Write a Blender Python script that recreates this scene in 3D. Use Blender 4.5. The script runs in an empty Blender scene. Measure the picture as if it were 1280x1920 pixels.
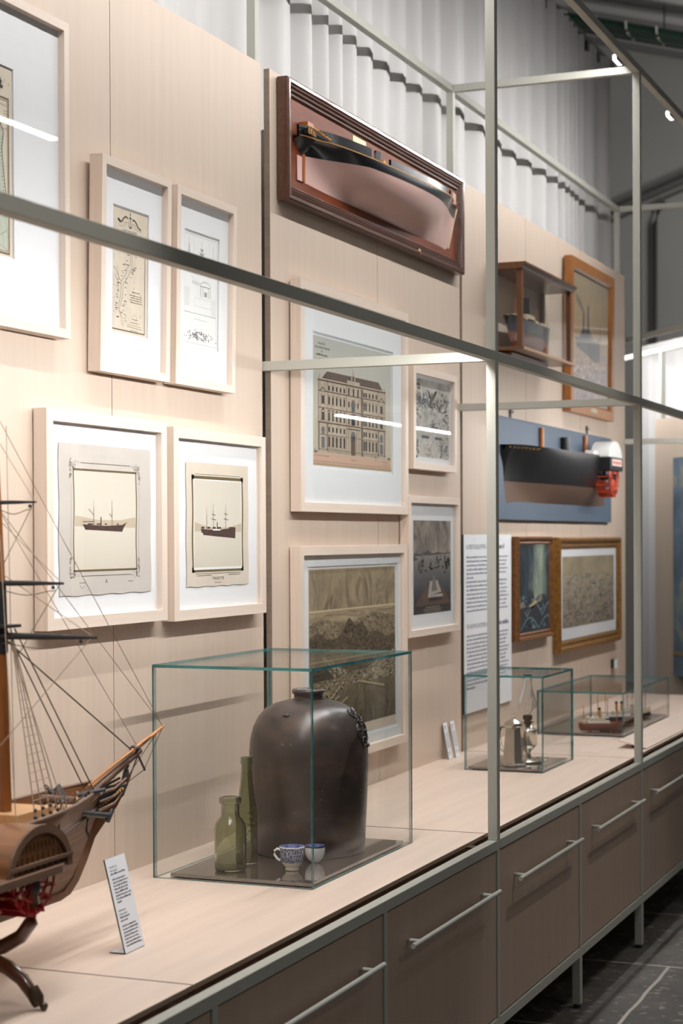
import bpy, bmesh, math, random
from mathutils import Vector, Matrix
C = bpy.context
SC = C.scene
R = math.radians
PI = math.pi

# ------------------------------------------------------------------ camera
def cam_setup():
    yaw, pitch, roll = 0.3887, -0.0116, -0.0047
    F = Vector((-math.sin(yaw)*math.cos(pitch), math.cos(yaw)*math.cos(pitch), math.sin(pitch)))
    Rt = Vector((math.cos(yaw), math.sin(yaw), 0)); U = Rt.cross(F)
    R2 = Rt*math.cos(roll) + U*math.sin(roll); U2 = U*math.cos(roll) - Rt*math.sin(roll)
    cd = bpy.data.cameras.new('camera'); co = bpy.data.objects.new('camera', cd)
    SC.collection.objects.link(co)
    m = Matrix((R2, U2, -F)).transposed().to_4x4(); m.translation = Vector((2.3579, 0, 1.67))
    co.matrix_world = m
    cd.sensor_fit = 'VERTICAL'; cd.sensor_height = 36.0; cd.sensor_width = 24.0
    cd.lens = 3313.6/1920*36.0
    cd.shift_y = 87.15/1920
    cd.clip_start = 0.05; cd.clip_end = 100
    cd.dof.use_dof = True; cd.dof.focus_distance = 4.95; cd.dof.aperture_fstop = 4.5
    SC.camera = co
cam_setup()

# ------------------------------------------------------------------ world, lights, exposure
SC.view_settings.view_transform = 'Standard'
SC.view_settings.look = 'None'
SC.view_settings.gamma = 1.0
SC.view_settings.use_curve_mapping = False
SC.view_settings.exposure = 0.09
w = bpy.data.worlds.new('world'); SC.world = w; w.use_nodes = True
nt_ = w.node_tree; bg = nt_.nodes['Background']
tc_ = nt_.nodes.new('ShaderNodeTexCoord'); sx_ = nt_.nodes.new('ShaderNodeSeparateXYZ'); cr_ = nt_.nodes.new('ShaderNodeValToRGB')
for p_, v_ in ((0.0, 0.10), (0.5, 0.15), (1.0, 1.0)):          # dim hall: lighter overhead, darker at eye level
    e_ = cr_.color_ramp.elements[0] if p_ == 0 else (cr_.color_ramp.elements[-1] if p_ == 1 else cr_.color_ramp.elements.new(p_))
    e_.position = p_; e_.color = (v_, v_*0.975, v_*0.95, 1)
mr_ = nt_.nodes.new('ShaderNodeMapRange'); mr_.inputs[1].default_value = -1; mr_.inputs[2].default_value = 1
nt_.links.new(tc_.outputs['Generated'], sx_.inputs[0]); nt_.links.new(sx_.outputs[2], mr_.inputs[0]); nt_.links.new(mr_.outputs[0], cr_.inputs[0]); nt_.links.new(cr_.outputs[0], bg.inputs[0])
w.node_tree.nodes['Background'].inputs[1].default_value = 0.24

def area(name, loc, direction, sx, sy, power, col=(1, 0.97, 0.93), spread=PI):
    ld = bpy.data.lights.new(name, 'AREA'); ld.shape = 'RECTANGLE'
    ld.size = sx; ld.size_y = sy; ld.energy = power; ld.color = col; ld.spread = spread
    o = bpy.data.objects.new(name, ld); SC.collection.objects.link(o)
    z = -Vector(direction).normalized(); y = Vector((0, 1, 0))
    if abs(z.y) > 0.9: y = Vector((1, 0, 0))
    x = y.cross(z).normalized(); y = z.cross(x)
    m = Matrix((x, y, z)).transposed().to_4x4(); m.translation = loc
    o.matrix_world = m
    return o
LED = (1, 0.992, 0.975)
WASH_W, DOWN_W, MID_W = 7.4, 1.35, 8.3      # watts per metre: wall wash, down light, middle rail strips
STRIPS = [  # X, Z, Y0, Y1
    (0.722, 3.565, 2.22, 5.07), (0.722, 3.565, 5.19, 7.01), (0.722, 3.565, 7.17, 9.4),
    (0.722, 2.216, 2.22, 5.07), (0.722, 2.216, 7.30, 9.95), (0.722, 2.216, 5.25, 6.55)]  # last strip is added, only to brighten the middle bay
for x, z, y0, y1 in STRIPS[:3]:
    area('led_wash', (x, (y0+y1)/2, z), (-0.80, 0, -0.60), 0.012, y1-y0, WASH_W*(y1-y0), LED)
    area('led_down', (x-0.006, (y0+y1)/2, z-0.008), (-0.16, 0, -1), 0.012, y1-y0, DOWN_W*(y1-y0), LED, R(80))
for x, z, y0, y1 in STRIPS[3:]:
    k = 1.0 if y1 < 6 else 0.74 if y1 > 7 else 0.45
    area('led_middle_and_fill', (x, (y0+y1)/2, z), (-0.59, 0, -0.81), 0.012, y1-y0, k*MID_W*(y1-y0), LED)

def spot(name, loc, tgt, power, size, blend=0.5, rad=0.05, col=(1, 0.96, 0.9)):
    ld = bpy.data.lights.new(name, 'SPOT'); ld.energy = power; ld.spot_size = R(size); ld.spot_blend = blend
    ld.shadow_soft_size = rad*0.6; ld.color = col
    o = bpy.data.objects.new(name, ld); SC.collection.objects.link(o)
    o.location = loc
    o.rotation_euler = (Vector(tgt)-Vector(loc)).to_track_quat('-Z', 'Y').to_euler()
    return o
spot('aisle_spotlight', (3.9, 4.3, 3.9), (0.8, 4.6, 0.5), 24, 60)
spot('aisle_spotlight', (3.0, 1.6, 4.2), (0.8, 2.2, 2.2), 140, 30)
spot('aisle_spotlight', (2.15, 6.2, 4.5), (0.85, 6.25, 0.25), 105, 40)
spot('aisle_spotlight', (2.6, 8.6, 4.8), (1.2, 8.0, 0.0), 40, 55)
area('added_back_wall_fill', (2.5, 15.5, 5.6), (-0.35, 0.55, -0.5), 3.0, 3.0, 160, (1, 0.98, 0.95))  # invented fill, lifts the far wall; no such fixture is known
area('added_ceiling_fill', (1.5, 15.5, 3.2), (-0.25, 0.3, 1), 1.0, 1.0, 120, (1, 0.98, 0.95))  # made-up upward fill so the ceiling beams show
area('corner_led_and_fill', (-0.72, 11.45, 2.83), (0.785, 0.62, -0.45), 0.012, 0.9, 10, LED)  # extra strip added to brighten the curtain left of the corner panel
# lights of the far corner display
area('corner_led_and_fill', (-0.02, 10.53, 2.83), (0.785, 0.62, -0.45), 0.012, 1.7, 12, LED)

# ------------------------------------------------------------------ materials
def lin(c):
    return tuple(((v/255)/12.92 if v/255 <= 0.04045 else (((v/255)+0.055)/1.055)**2.4) for v in c)
def base(name):
    m = bpy.data.materials.new(name); m.use_nodes = True
    nt = m.node_tree; return m, nt, nt.nodes['Principled BSDF']
def N(nt, t, **k):
    n = nt.nodes.new(t)
    for a, v in k.items(): setattr(n, a, v)
    return n
def ramp(nt, stops, interp='LINEAR'):
    n = N(nt, 'ShaderNodeValToRGB'); cr = n.color_ramp; cr.interpolation = interp
    while len(cr.elements) < len(stops): cr.elements.new(0.5)
    for e, (p, c) in zip(cr.elements, stops): e.position = p; e.color = (*c, 1)
    return n
def mapped(nt, scale=(1, 1, 1), coord='Object', loc=(0, 0, 0)):
    tc = N(nt, 'ShaderNodeTexCoord'); mp = N(nt, 'ShaderNodeMapping')
    mp.inputs['Scale'].default_value = scale; mp.inputs['Location'].default_value = loc
    nt.links.new(tc.outputs[coord], mp.inputs[0]); return mp.outputs[0]
def M(name, col, rough=0.5, metal=0.0, amt=0.0, scale=(10, 10, 10), nscale=1.0, detail=4, bump=0.0, coat=0.0, spec=0.5, col2=None, coord='Object', bscale=None):
    """procedural principled: two tones mixed by stretched noise, optional bump"""
    m, nt, p = base(name)
    p.inputs['Roughness'].default_value = rough; p.inputs['Metallic'].default_value = metal
    p.inputs['Specular IOR Level'].default_value = spec
    if coat: p.inputs['Coat Weight'].default_value = coat; p.inputs['Coat Roughness'].default_value = 0.12
    if amt or col2 or bump:
        v = mapped(nt, scale, coord)
        ns = N(nt, 'ShaderNodeTexNoise'); ns.inputs['Scale'].default_value = nscale; ns.inputs['Detail'].default_value = detail
        nt.links.new(v, ns.inputs['Vector'])
    if amt or col2:
        a = tuple(min(1, c*(1-amt)) for c in col); b = col2 or tuple(min(1, c*(1+amt)) for c in col)
        rp = ramp(nt, [(0.3, a), (0.7, b)])
        nt.links.new(ns.outputs[0], rp.inputs[0]); nt.links.new(rp.outputs[0], p.inputs['Base Color'])
    else:
        p.inputs['Base Color'].default_value = (*col, 1)
    if bump:
        bp = N(nt, 'ShaderNodeBump'); bp.inputs['Strength'].default_value = bump; bp.inputs['Distance'].default_value = 0.01
        src = ns
        if bscale:
            src = N(nt, 'ShaderNodeTexNoise'); src.inputs['Scale'].default_value = bscale; src.inputs['Detail'].default_value = 3
            nt.links.new(mapped(nt), src.inputs['Vector'])
        nt.links.new(src.outputs[0], bp.inputs['Height']); nt.links.new(bp.outputs[0], p.inputs['Normal'])
    return m
def S(*c): return lin(c)

MAT = {}
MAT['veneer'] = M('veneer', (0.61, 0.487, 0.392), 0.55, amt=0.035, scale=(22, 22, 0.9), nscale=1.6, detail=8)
MAT['veneer_top'] = M('veneer_top', (0.62, 0.49, 0.405), 0.45, amt=0.06, scale=(16, 1.0, 10), nscale=1.5, detail=6)
MAT['veneer_edge'] = M('veneer_edge', (0.30, 0.22, 0.165), 0.6, amt=0.1, scale=(20, 3, 60))
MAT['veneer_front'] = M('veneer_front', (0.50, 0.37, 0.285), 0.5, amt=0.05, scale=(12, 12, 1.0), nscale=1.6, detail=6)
MAT['steel'] = M('painted_steel', (0.49, 0.485, 0.43), 0.55, amt=0.015, scale=(30, 30, 30), spec=0.25)
MAT['dark_gap'] = M('dark_gap', (0.02, 0.018, 0.016), 0.8)
MAT['maple_v'] = M('maple_v', (0.72, 0.595, 0.50), 0.45, amt=0.05, scale=(40, 40, 1.5), nscale=2, detail=5)
MAT['maple_h'] = M('maple_h', (0.72, 0.595, 0.50), 0.45, amt=0.05, scale=(40, 1.5, 40), nscale=2, detail=5)
MAT['mat_white'] = M('mat_white', (0.81, 0.81, 0.82), 0.9, amt=0.01, scale=(60, 60, 60))
MAT['mat_grey'] = M('mat_grey', (0.76, 0.78, 0.79), 0.9, amt=0.01, scale=(60, 60, 60))
MAT['curtain'] = M('curtain_cloth', (0.66, 0.645, 0.64), 0.95, amt=0.03, scale=(3, 30, 1.2), nscale=1, spec=0.1)
MAT['white'] = M('white_card', (0.80, 0.81, 0.84), 0.6)
MAT['ink'] = M('ink', (0.02, 0.02, 0.05), 0.8)
MAT['black_edge'] = M('black_edge', (0.03, 0.03, 0.028), 0.5)
MAT['wall_grey'] = M('wall_grey', (0.30, 0.295, 0.28), 0.9, amt=0.05, scale=(1, 1, 1))
MAT['rope'] = M('rope', (0.09, 0.065, 0.045), 0.9)
MAT['rope_light'] = M('rope_light', (0.30, 0.22, 0.16), 0.9)
MAT['chrome'] = M('polished_tin', (0.62, 0.58, 0.52), 0.2, 1.0, amt=0.08, scale=(20, 20, 20))

def glass_sheet(name, tint=(1, 1, 1), refl=1.0):
    """thin clear sheet: straight transmission plus a Schlick mirror term"""
    m = bpy.data.materials.new(name); m.use_nodes = True; nt = m.node_tree; nt.nodes.clear()
    out = N(nt, 'ShaderNodeOutputMaterial'); mix = N(nt, 'ShaderNodeMixShader')
    tr = N(nt, 'ShaderNodeBsdfTransparent'); tr.inputs[0].default_value = (*tint, 1)
    gl = N(nt, 'ShaderNodeBsdfGlossy'); gl.inputs['Roughness'].default_value = 0.0
    lw = N(nt, 'ShaderNodeLayerWeight'); lw.inputs['Blend'].default_value = 0.5
    pw = N(nt, 'ShaderNodeMath', operation='POWER'); pw.inputs[1].default_value = 5
    ma = N(nt, 'ShaderNodeMath', operation='MULTIPLY_ADD'); ma.inputs[1].default_value = 0.96*refl; ma.inputs[2].default_value = 0.04*refl
    nt.links.new(lw.outputs['Facing'], pw.inputs[0]); nt.links.new(pw.outputs[0], ma.inputs[0])
    nt.links.new(ma.outputs[0], mix.inputs[0]); nt.links.new(tr.outputs[0], mix.inputs[1]); nt.links.new(gl.outputs[0], mix.inputs[2])
    nt.links.new(mix.outputs[0], out.inputs[0])
    return m
MAT['pane'] = glass_sheet('clear_pane', (0.985, 0.99, 0.988), 0.55)
MAT['glazing'] = glass_sheet('picture_glazing', (1, 1, 1), 0.6)
MAT['glass_edge'] = M('glass_edge', (0.045, 0.18, 0.18), 0.10, amt=0.3, scale=(10, 10, 30))
def glassmat(name, col, rough=0.03, ior=1.45):
    m, nt, p = base(name)
    p.inputs['Base Color'].default_value = (*col, 1); p.inputs['Transmission Weight'].default_value = 1
    p.inputs['Roughness'].default_value = rough; p.inputs['IOR'].default_value = ior
    return m

# ------------------------------------------------------------------ mesh helpers
def link(o, parent=None):
    SC.collection.objects.link(o)
    if parent is not None: o.parent = parent
    return o
class MB:
    def __init__(s, org=(0, 0, 0)):
        s.v = []; s.f = []; s.mi = []; s.sm = []; s.mats = []; s.org = Vector(org)
    def mid(s, m):
        m = MAT[m] if isinstance(m, str) else m
        if m not in s.mats: s.mats.append(m)
        return s.mats.index(m)
    def face(s, pts, m, smooth=False):
        b = len(s.v); s.v += [Vector(p) for p in pts]; s.f.append(list(range(b, b+len(pts)))); s.mi.append(s.mid(m)); s.sm.append(smooth)
    def grid(s, rows, m, smooth=True, closed=False, flip=False, mfun=None):
        b = len(s.v); n = len(rows[0])
        for r in rows: s.v += [Vector(p) for p in r]
        k = s.mid(m) if m else 0
        for i in range(len(rows)-1):
            for j in range(n if closed else n-1):
                j2 = (j+1) % n
                q = [b+i*n+j, b+i*n+j2, b+(i+1)*n+j2, b+(i+1)*n+j]
                if flip: q.reverse()
                s.f.append(q); s.mi.append(s.mid(mfun(i, j)) if mfun else k); s.sm.append(smooth)
    def box(s, x0, x1, y0, y1, z0, z1, m, mx=None, my=None, mz=None):
        x0, x1 = min(x0, x1), max(x0, x1); y0, y1 = min(y0, y1), max(y0, y1); z0, z1 = min(z0, z1), max(z0, z1)
        b = len(s.v)
        s.v += [Vector(p) for p in ((x0, y0, z0), (x1, y0, z0), (x1, y1, z0), (x0, y1, z0), (x0, y0, z1), (x1, y0, z1), (x1, y1, z1), (x0, y1, z1))]
        for q, mm in (((0, 3, 2, 1), mz), ((4, 5, 6, 7), mz), ((0, 1, 5, 4), my), ((2, 3, 7, 6), my), ((1, 2, 6, 5), mx), ((3, 0, 4, 7), mx)):
            s.f.append([b+i for i in q]); s.mi.append(s.mid(mm or m)); s.sm.append(False)
    def prism(s, poly, axis, a0, a1, m, smooth=False, mcap=None):
        """extrude 2-D polygon along axis ('x': poly is (y,z); 'y': (x,z); 'z': (x,y))"""
        def P(p, a):
            return {'x': (a, p[0], p[1]), 'y': (p[0], a, p[1]), 'z': (p[0], p[1], a)}[axis]
        n = len(poly)
        ar = sum(poly[i][0]*poly[(i+1) % n][1]-poly[(i+1) % n][0]*poly[i][1] for i in range(n))
        poly = list(poly)
        if (ar < 0) != (axis == 'y'): poly.reverse()
        A = [P(p, min(a0, a1)) for p in poly]; B = [P(p, max(a0, a1)) for p in poly]
        s.face(A[::-1], mcap or m); s.face(B, mcap or m)
        b = len(s.v); s.v += [Vector(p) for p in A+B]
        for i in range(n):
            j = (i+1) % n
            s.f.append([b+i, b+j, b+n+j, b+n+i]); s.mi.append(s.mid(m)); s.sm.append(smooth)
    def lathe(s, prof, c, m, n=40, axis='z', mfun=None, cap=True):
        c = Vector(c); rows = []
        for r, h in prof:
            row = []
            for k in range(n):
                a = 2*PI*k/n; u, v_ = r*math.cos(a), r*math.sin(a)
                row.append(c + Vector({'z': (u, v_, h), 'x': (h, u, v_), 'y': (v_, h, u)}[axis]))
            rows.append(row)
        s.grid(rows, m, True, closed=True, mfun=mfun)
        if cap:
            if prof[0][0] > 1e-5: s.face(rows[0][::-1], mfun(0, 0) if mfun else m)
            if prof[-1][0] > 1e-5: s.face(rows[-1], mfun(len(prof)-2, 0) if mfun else m)
    def tube(s, pts, r, m, n=8, r2=None, cap=True):
        pts = [Vector(p) for p in pts]; rows = []; k = len(pts)
        up = Vector((0, 0, 1))
        for i, p in enumerate(pts):
            t = (pts[min(i+1, k-1)]-pts[max(i-1, 0)]).normalized()
            a = t.cross(up)
            if a.length < 0.05: a = t.cross(Vector((1, 0, 0)))
            a.normalize(); b = t.cross(a).normalized()
            rr = (r[i] if isinstance(r, (list, tuple)) else (r if r2 is None else r+(r2-r)*i/max(1, k-1)))
            rows.append([p+a*rr*math.cos(2*PI*j/n)+b*rr*math.sin(2*PI*j/n) for j in range(n)])
        s.grid(rows, m, True, closed=True, flip=True)
        if cap: s.face(rows[0], m); s.face(rows[-1][::-1], m)
    def sphere(s, c, r, m, n=16, sx=1, sy=1, sz=1):
        c = Vector(c); rows = []
        for i in range(n//2+1):
            a = -PI/2+PI*i/(n//2)
            rows.append([c+Vector((sx*r*math.cos(a)*math.cos(2*PI*j/n), sy*r*math.cos(a)*math.sin(2*PI*j/n), sz*r*math.sin(a))) for j in range(n)])
        s.grid(rows, m, True, closed=True)
    def build(s, name, parent=None, bevel=0.0, seg=2, mats=None, subsurf=0):
        me = bpy.data.meshes.new(name)
        me.from_pydata([p-s.org for p in s.v], [], s.f)
        for m in s.mats: me.materials.append(m)
        me.polygons.foreach_set('material_index', s.mi); me.polygons.foreach_set('use_smooth', s.sm)
        me.update()
        o = bpy.data.objects.new(name, me); link(o, parent)
        if bevel:
            bm = bmesh.new(); bm.from_mesh(me); bmesh.ops.remove_doubles(bm, verts=bm.verts, dist=1e-6); bm.to_mesh(me); bm.free()
            md = o.modifiers.new('bevel', 'BEVEL'); md.width = bevel; md.segments = seg; md.limit_method = 'ANGLE'
        return o
def tag(o, label=None, cat=None, group=None, kind=None):
    if label: o['label'] = label
    if cat: o['category'] = cat
    if group: o['group'] = group
    if kind: o['kind'] = kind
    return o
def thing(name, label, cat, loc=(0, 0, 0), group=None):
    o = bpy.data.objects.new(name, None); o.empty_display_size = 0.1; link(o); o.location = loc
    return tag(o, label, cat, group)
def struct(o): o['kind'] = 'structure'; return o

# ================================================================== STRUCTURE
def slate():
    m, nt, p = base('slate_floor')
    p.inputs['Roughness'].default_value = 0.55
    v = mapped(nt, (1, 1, 1))
    n1 = N(nt, 'ShaderNodeTexNoise'); n1.inputs['Scale'].default_value = 1.3; n1.inputs['Detail'].default_value = 10; n1.inputs['Roughness'].default_value = 0.65
    nt.links.new(v, n1.inputs['Vector'])
    r1 = ramp(nt, [(0.3, S(46, 44, 43)), (0.5, S(76, 73, 70)), (0.7, S(110, 105, 100))])
    nt.links.new(n1.outputs[0], r1.inputs[0])
    n2 = N(nt, 'ShaderNodeTexNoise'); n2.inputs['Scale'].default_value = 22; n2.inputs['Detail'].default_value = 8
    nt.links.new(v, n2.inputs['Vector'])
    r2 = ramp(nt, [(0.57, (0, 0, 0)), (0.66, (1, 1, 1))]); nt.links.new(n2.outputs[0], r2.inputs[0])
    mx = N(nt, 'ShaderNodeMixRGB'); mx.inputs[2].default_value = (*S(178, 165, 152), 1)
    mu = N(nt, 'ShaderNodeMath', operation='MULTIPLY'); mu.inputs[1].default_value = 0.38
    nt.links.new(r2.outputs[0], mu.inputs[0]); nt.links.new(mu.outputs[0], mx.inputs[0]); nt.links.new(r1.outputs[0], mx.inputs[1])
    br = N(nt, 'ShaderNodeTexBrick'); br.offset = 0.5
    br.inputs['Color1'].default_value = (0, 0, 0, 1); br.inputs['Color2'].default_value = (0, 0, 0, 1); br.inputs['Mortar'].default_value = (1, 1, 1, 1)
    br.inputs['Scale'].default_value = 1; br.inputs['Mortar Size'].default_value = 0.007; br.inputs['Brick Width'].default_value = 1.3; br.inputs['Row Height'].default_value = 0.95
    n3 = N(nt, 'ShaderNodeTexNoise'); n3.inputs['Scale'].default_value = 3
    nt.links.new(v, n3.inputs['Vector'])
    va = N(nt, 'ShaderNodeVectorMath', operation='MULTIPLY_ADD'); va.inputs[1].default_value = (0.022, 0.022, 0); 
    rot = mapped(nt, (1, 1, 1), 'Object', (0.35, 0.78, 0))
    nt.links.new(n3.outputs[1], va.inputs[0]); nt.links.new(rot, va.inputs[2]); nt.links.new(va.outputs[0], br.inputs['Vector'])
    m2 = N(nt, 'ShaderNodeMixRGB'); m2.inputs[2].default_value = (*S(172, 164, 155), 1)
    nt.links.new(br.outputs[0], m2.inputs[0]); nt.links.new(mx.outputs[0], m2.inputs[1]); nt.links.new(m2.outputs[0], p.inputs['Base Color'])
    bp = N(nt, 'ShaderNodeBump'); bp.inputs['Strength'].default_value = 0.25
    nt.links.new(n1.outputs[0], bp.inputs['Height']); nt.links.new(bp.outputs[0], p.inputs['Normal'])
    return m
MAT['slate'] = slate()
m = MB(); m.box(-4, 7, -1, 20, -0.1, 0, 'slate'); struct(m.build('floor'))
# far wall, gallery side wall behind the curtain, pitched ceiling
m = MB(); m.box(-4, 7, 20, 20.2, 0, 8.6, 'wall_grey'); struct(m.build('wall_back'))
m = MB(); m.box(-0.9, -0.7, -1, 11.0, 0, 8.6, 'wall_grey'); struct(m.build('wall_left'))
def zc(x): return 6.595-0.279*x
MAT['ceiling'] = M('ceiling_paint', (0.22, 0.215, 0.21), 0.9, amt=0.05, scale=(1, 1, 1))
MAT['beam'] = M('beam_paint', (0.42, 0.41, 0.40), 0.8, amt=0.04, scale=(1, 1, 1))
m = MB()
m.prism([(-4, zc(-4)), (7, zc(7)), (7, zc(7)+0.2), (-4, zc(-4)+0.2)], 'y', 5.5, 20.2, 'ceiling'); struct(m.build('ceiling'))
for i, y in enumerate((18.72, 17.5, 17.2, 14.6, 13.1)):
    m = MB(); m.prism([(-4, zc(-4)-0.06), (7, zc(7)-0.06), (7, zc(7)), (-4, zc(-4))], 'y', y, y+0.6, 'beam')
    struct(m.build('trim_%d' % (i+1)))
# cable tray on the ceiling
MAT['tray_green'] = M('green_cable', S(36, 66, 52), 0.6)
tray = thing('cable_tray', 'wire cable tray with green cables crossing under the dark ceiling', 'cable tray', (0, 17.2, zc(0)-0.45))
m = MB((0, 17.2, zc(0)-0.45))
for dy in (0, 0.12, 0.24, 0.36):
    m.tube([(-4, 17.02+dy, zc(-4)-0.45), (5, 17.02+dy, zc(5)-0.45)], 0.012, 'black_edge', 6)
for k in range(30):
    x = -4+k*0.3
    m.tube([(x, 17.02, zc(x)-0.36), (x, 17.02, zc(x)-0.45), (x, 17.38, zc(x)-0.45), (x, 17.38, zc(x)-0.36)], 0.009, 'steel', 5)
    if k % 6 == 3: m.tube([(x, 17.38, zc(x)-0.45), (x, 17.38, zc(x))], 0.008, 'black_edge', 5)
m.build('wire_tray', tray)
for dy, r in ((0.08, 0.05), (0.2, 0.06), (0.3, 0.045)):
    m = MB((0, 17.2, zc(0)-0.45)); m.tube([(-4, 17.02+dy, zc(-4)-0.40), (5, 17.02+dy, zc(5)-0.40)], r, 'tray_green', 8); m.build('cable', tray)
# pipes on the far wall
MAT['pipe_dark'] = M('dark_pipe', (0.09, 0.085, 0.08), 0.6)
m = MB(); m.tube([(-1.94, 19.9, 2.2), (-1.94, 19.9, 5.2), (-1.90, 19.9, 5.36), (-1.82, 19.9, 5.45)], 0.028, 'pipe_dark', 10)
tag(m.build('wall_pipe'), 'thin dark vertical pipe running down the far grey wall', 'pipe')
m = MB(); m.tube([(-2.9, 19.85, 5.22), (0.5, 19.85, 6.42)], 0.045, 'pipe_dark', 10)
m.tube([(-2.9, 19.85, 5.10), (0.5, 19.85, 6.30)], 0.02, 'pipe_dark', 8)
tag(m.build('wall_conduit'), 'dark conduit climbing diagonally across the far grey wall', 'pipe')

# curtain behind the display wall
def curtain(name, label, y0, y1, z0, z1, xc, amp, seed, rotf=None, period=0.17):
    rnd = random.Random(seed); m = MB(); rows = [[], [], [], [], []]
    y = y0; ph = 0.0
    a_ = [rnd.uniform(0, 6.28) for _ in range(4)]
    while y <= y1:
        per = period*(1+0.35*math.sin(y*2.1+a_[0])+0.2*math.sin(y*5.3+a_[1]))
        ph += 2*PI*0.008/per
        f = math.sin(ph+0.75*math.sin(ph+0.6))*(1+0.3*math.sin(y*3.7+a_[2]))+0.30*math.sin(y*4.4+a_[3])
        for i, t in enumerate((0, 0.3, 0.6, 0.85, 1)):
            k = 1.0-0.3*t
            x = xc+amp*f*k
            p = (x, y, z0+(z1-z0)*t)
            rows[i].append(rotf(p) if rotf else p)
        y += 0.008
    m.grid(rows, 'curtain', True)
    return m
cur = curtain('curtain', '', 0.9, 10.5, 0.03, 4.5, -0.172, 0.040, 5, None, 0.24)
ct = thing('curtain', 'tall pale grey pleated curtain hanging behind the veneer display wall', 'curtain', (-0.185, 5.7, 0.03))
cur.org = Vector((-0.185, 5.7, 0.03)); cur.build('cloth', ct)
m = MB((-0.185, 5.7, 0.03)); m.box(-0.205, -0.165, 0.9, 10.55, 4.50, 4.53, 'black_edge')
for k in range(75):
    y = 0.95+k*0.128; m.box(-0.2, -0.17, y, y+0.05, 4.455, 4.5, 'black_edge')
m.build('curtain_track', ct)

# ------------------------------------------------------------------ display frames (three bays)
Zu, Zm, Zf = 3.572, 2.232, 0.7535
T = 0.03
XF0, XF1 = 0.74, 0.77
XB0, XB1 = -0.052, -0.022
DIV = [2.22, 3.195, 4.164, 5.123, 6.102, 7.085, 8.075, 9.07, 10.065]
def frame_bay(label, y0, y1, start_post, divs):
    org = (XF1, (y0+y1)/2, 0); t = thing('exhibition_stand', label, 'display frame', org)
    def part(nm, *b):
        m = MB(org); m.box(*b, 'steel'); o = m.build(nm, t, 0.0016, 2); return o
    posts = ([y0+T/2] if start_post else [])+[y1-T/2]
    for y in posts:
        part('post', XF0, XF1, y-T/2, y+T/2, Zf, Zu)
        part('back_post', XB0, XB1, y-T/2, y+T/2, 0.02, Zu)
        for z in (Zu, Zm): part('crossbar', XB1, XF0, y-T/2, y+T/2, z-T, z)
    ya = y0+(T if start_post else 0); yb = y1-T
    part('rail', XF0, XF1, ya, yb, Zu-T, Zu); part('rail', XF0, XF1, ya, yb, Zm-T, Zm)
    part('back_rail', XB0, XB1, ya, yb, Zu-T, Zu)
    part('base_rail', XF0, XF1, y0, y1, Zf-T, Zf); part('base_rail', XF0, XF1, y0, y1, 0.182, 0.214)
    for y in divs: part('divider', XF0, XF1, y-0.0125, y+0.0125, 0.214, Zf-T)
    for y in divs:
        part('leg', XF0, XF1, y-T/2, y+T/2, 0.014, 0.182)
        m = MB(org); m.lathe([(0.013, 0), (0.013, 0.014)], (XF0+T/2, y, 0), 'black_edge', 16); m.build('foot', t)
        part('leg', 0.02, 0.05, y-T/2, y+T/2, 0.0, 0.182)
frame_bay('grey green steel display frame nearest the camera, around the framed charts and ship photographs', 2.17, 5.138, True, DIV[0:4])
frame_bay('grey green steel display frame in the middle, around the large half hull model', 5.1395, 7.10, False, DIV[4:6])
frame_bay('grey green steel display frame farthest along the wall, around the blue half model', 7.1015, 10.08, False, DIV[6:9])

# LED strips tucked behind the front rails; the palace one is added fill
def emis(name, col, s):
    m = bpy.data.materials.new(name); m.use_nodes = True; nt = m.node_tree; nt.nodes.clear()
    e = N(nt, 'ShaderNodeEmission'); e.inputs[0].default_value = (*col, 1); e.inputs[1].default_value = s
    o = N(nt, 'ShaderNodeOutputMaterial'); nt.links.new(e.outputs[0], o.inputs[0]); return m
MAT['led'] = emis('led_diffuser', (1, 0.98, 0.95), 6.0)
where = ['behind the top rail over the framed charts', 'behind the top rail over the large half hull', 'behind the top rail at the far end',
         'behind the middle rail in front of the charts', 'behind the middle rail in front of the blue half model', 'added behind the middle rail to brighten the palace drawing']
for (x, z, y0, y1), wh in zip(STRIPS, where):
    t = thing('led_strip', 'slim linear led strip light '+wh, 'light', (XF0, (y0+y1)/2, z))
    m = MB((XF0, (y0+y1)/2, z)); m.box(0.730, 0.7398, y0, y1, z-0.008, z+0.008, 'steel'); m.build('profile', t)
    m = MB((XF0, (y0+y1)/2, z)); m.box(0.7265, 0.73, y0, y1, z-0.006, z+0.006, 'led'); m.build('diffuser', t)
    if wh.startswith('behind the top') and y1 > 6:      # short spot modules clipped under the strip
        for y in ((y1-0.13,) if y1 < 8 else (7.88, 8.85)):
            m = MB((XF0, (y0+y1)/2, z)); m.box(0.716, 0.732, y-0.045, y+0.045, z-0.027, z-0.008, 'steel', mz='led'); m.build('spot_module', t)

# pendant linear lamp over the aisle (seen mirrored in the picture glass)
def pendant(x, z, y0, y1):
    o_ = (x, (y0+y1)/2, z); t = thing('linear_pendant', 'slim linear pendant lamp over the aisle, seen mirrored in the large map glass', 'light', o_)
    m = MB(o_); m.box(x-0.03, x+0.03, y0, y1, z, z+0.05, 'steel'); m.build('housing', t)
    m = MB(o_); m.box(x-0.027, x+0.027, y0+0.01, y1-0.01, z-0.004, z, 'lamp'); m.build('diffuser', t)
    for y in (y0+0.2, y1-0.2): m = MB(o_); m.tube([(x, y, z+0.05), (x, y, zc(x)-0.2)], 0.0015, 'steel', 5); m.build('suspension_wire', t)
MAT['lamp'] = emis('lamp_diffuser', (1, 0.98, 0.95), 15.0)
pendant(2.1, 3.55, 5.1, 7.22)

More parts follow.
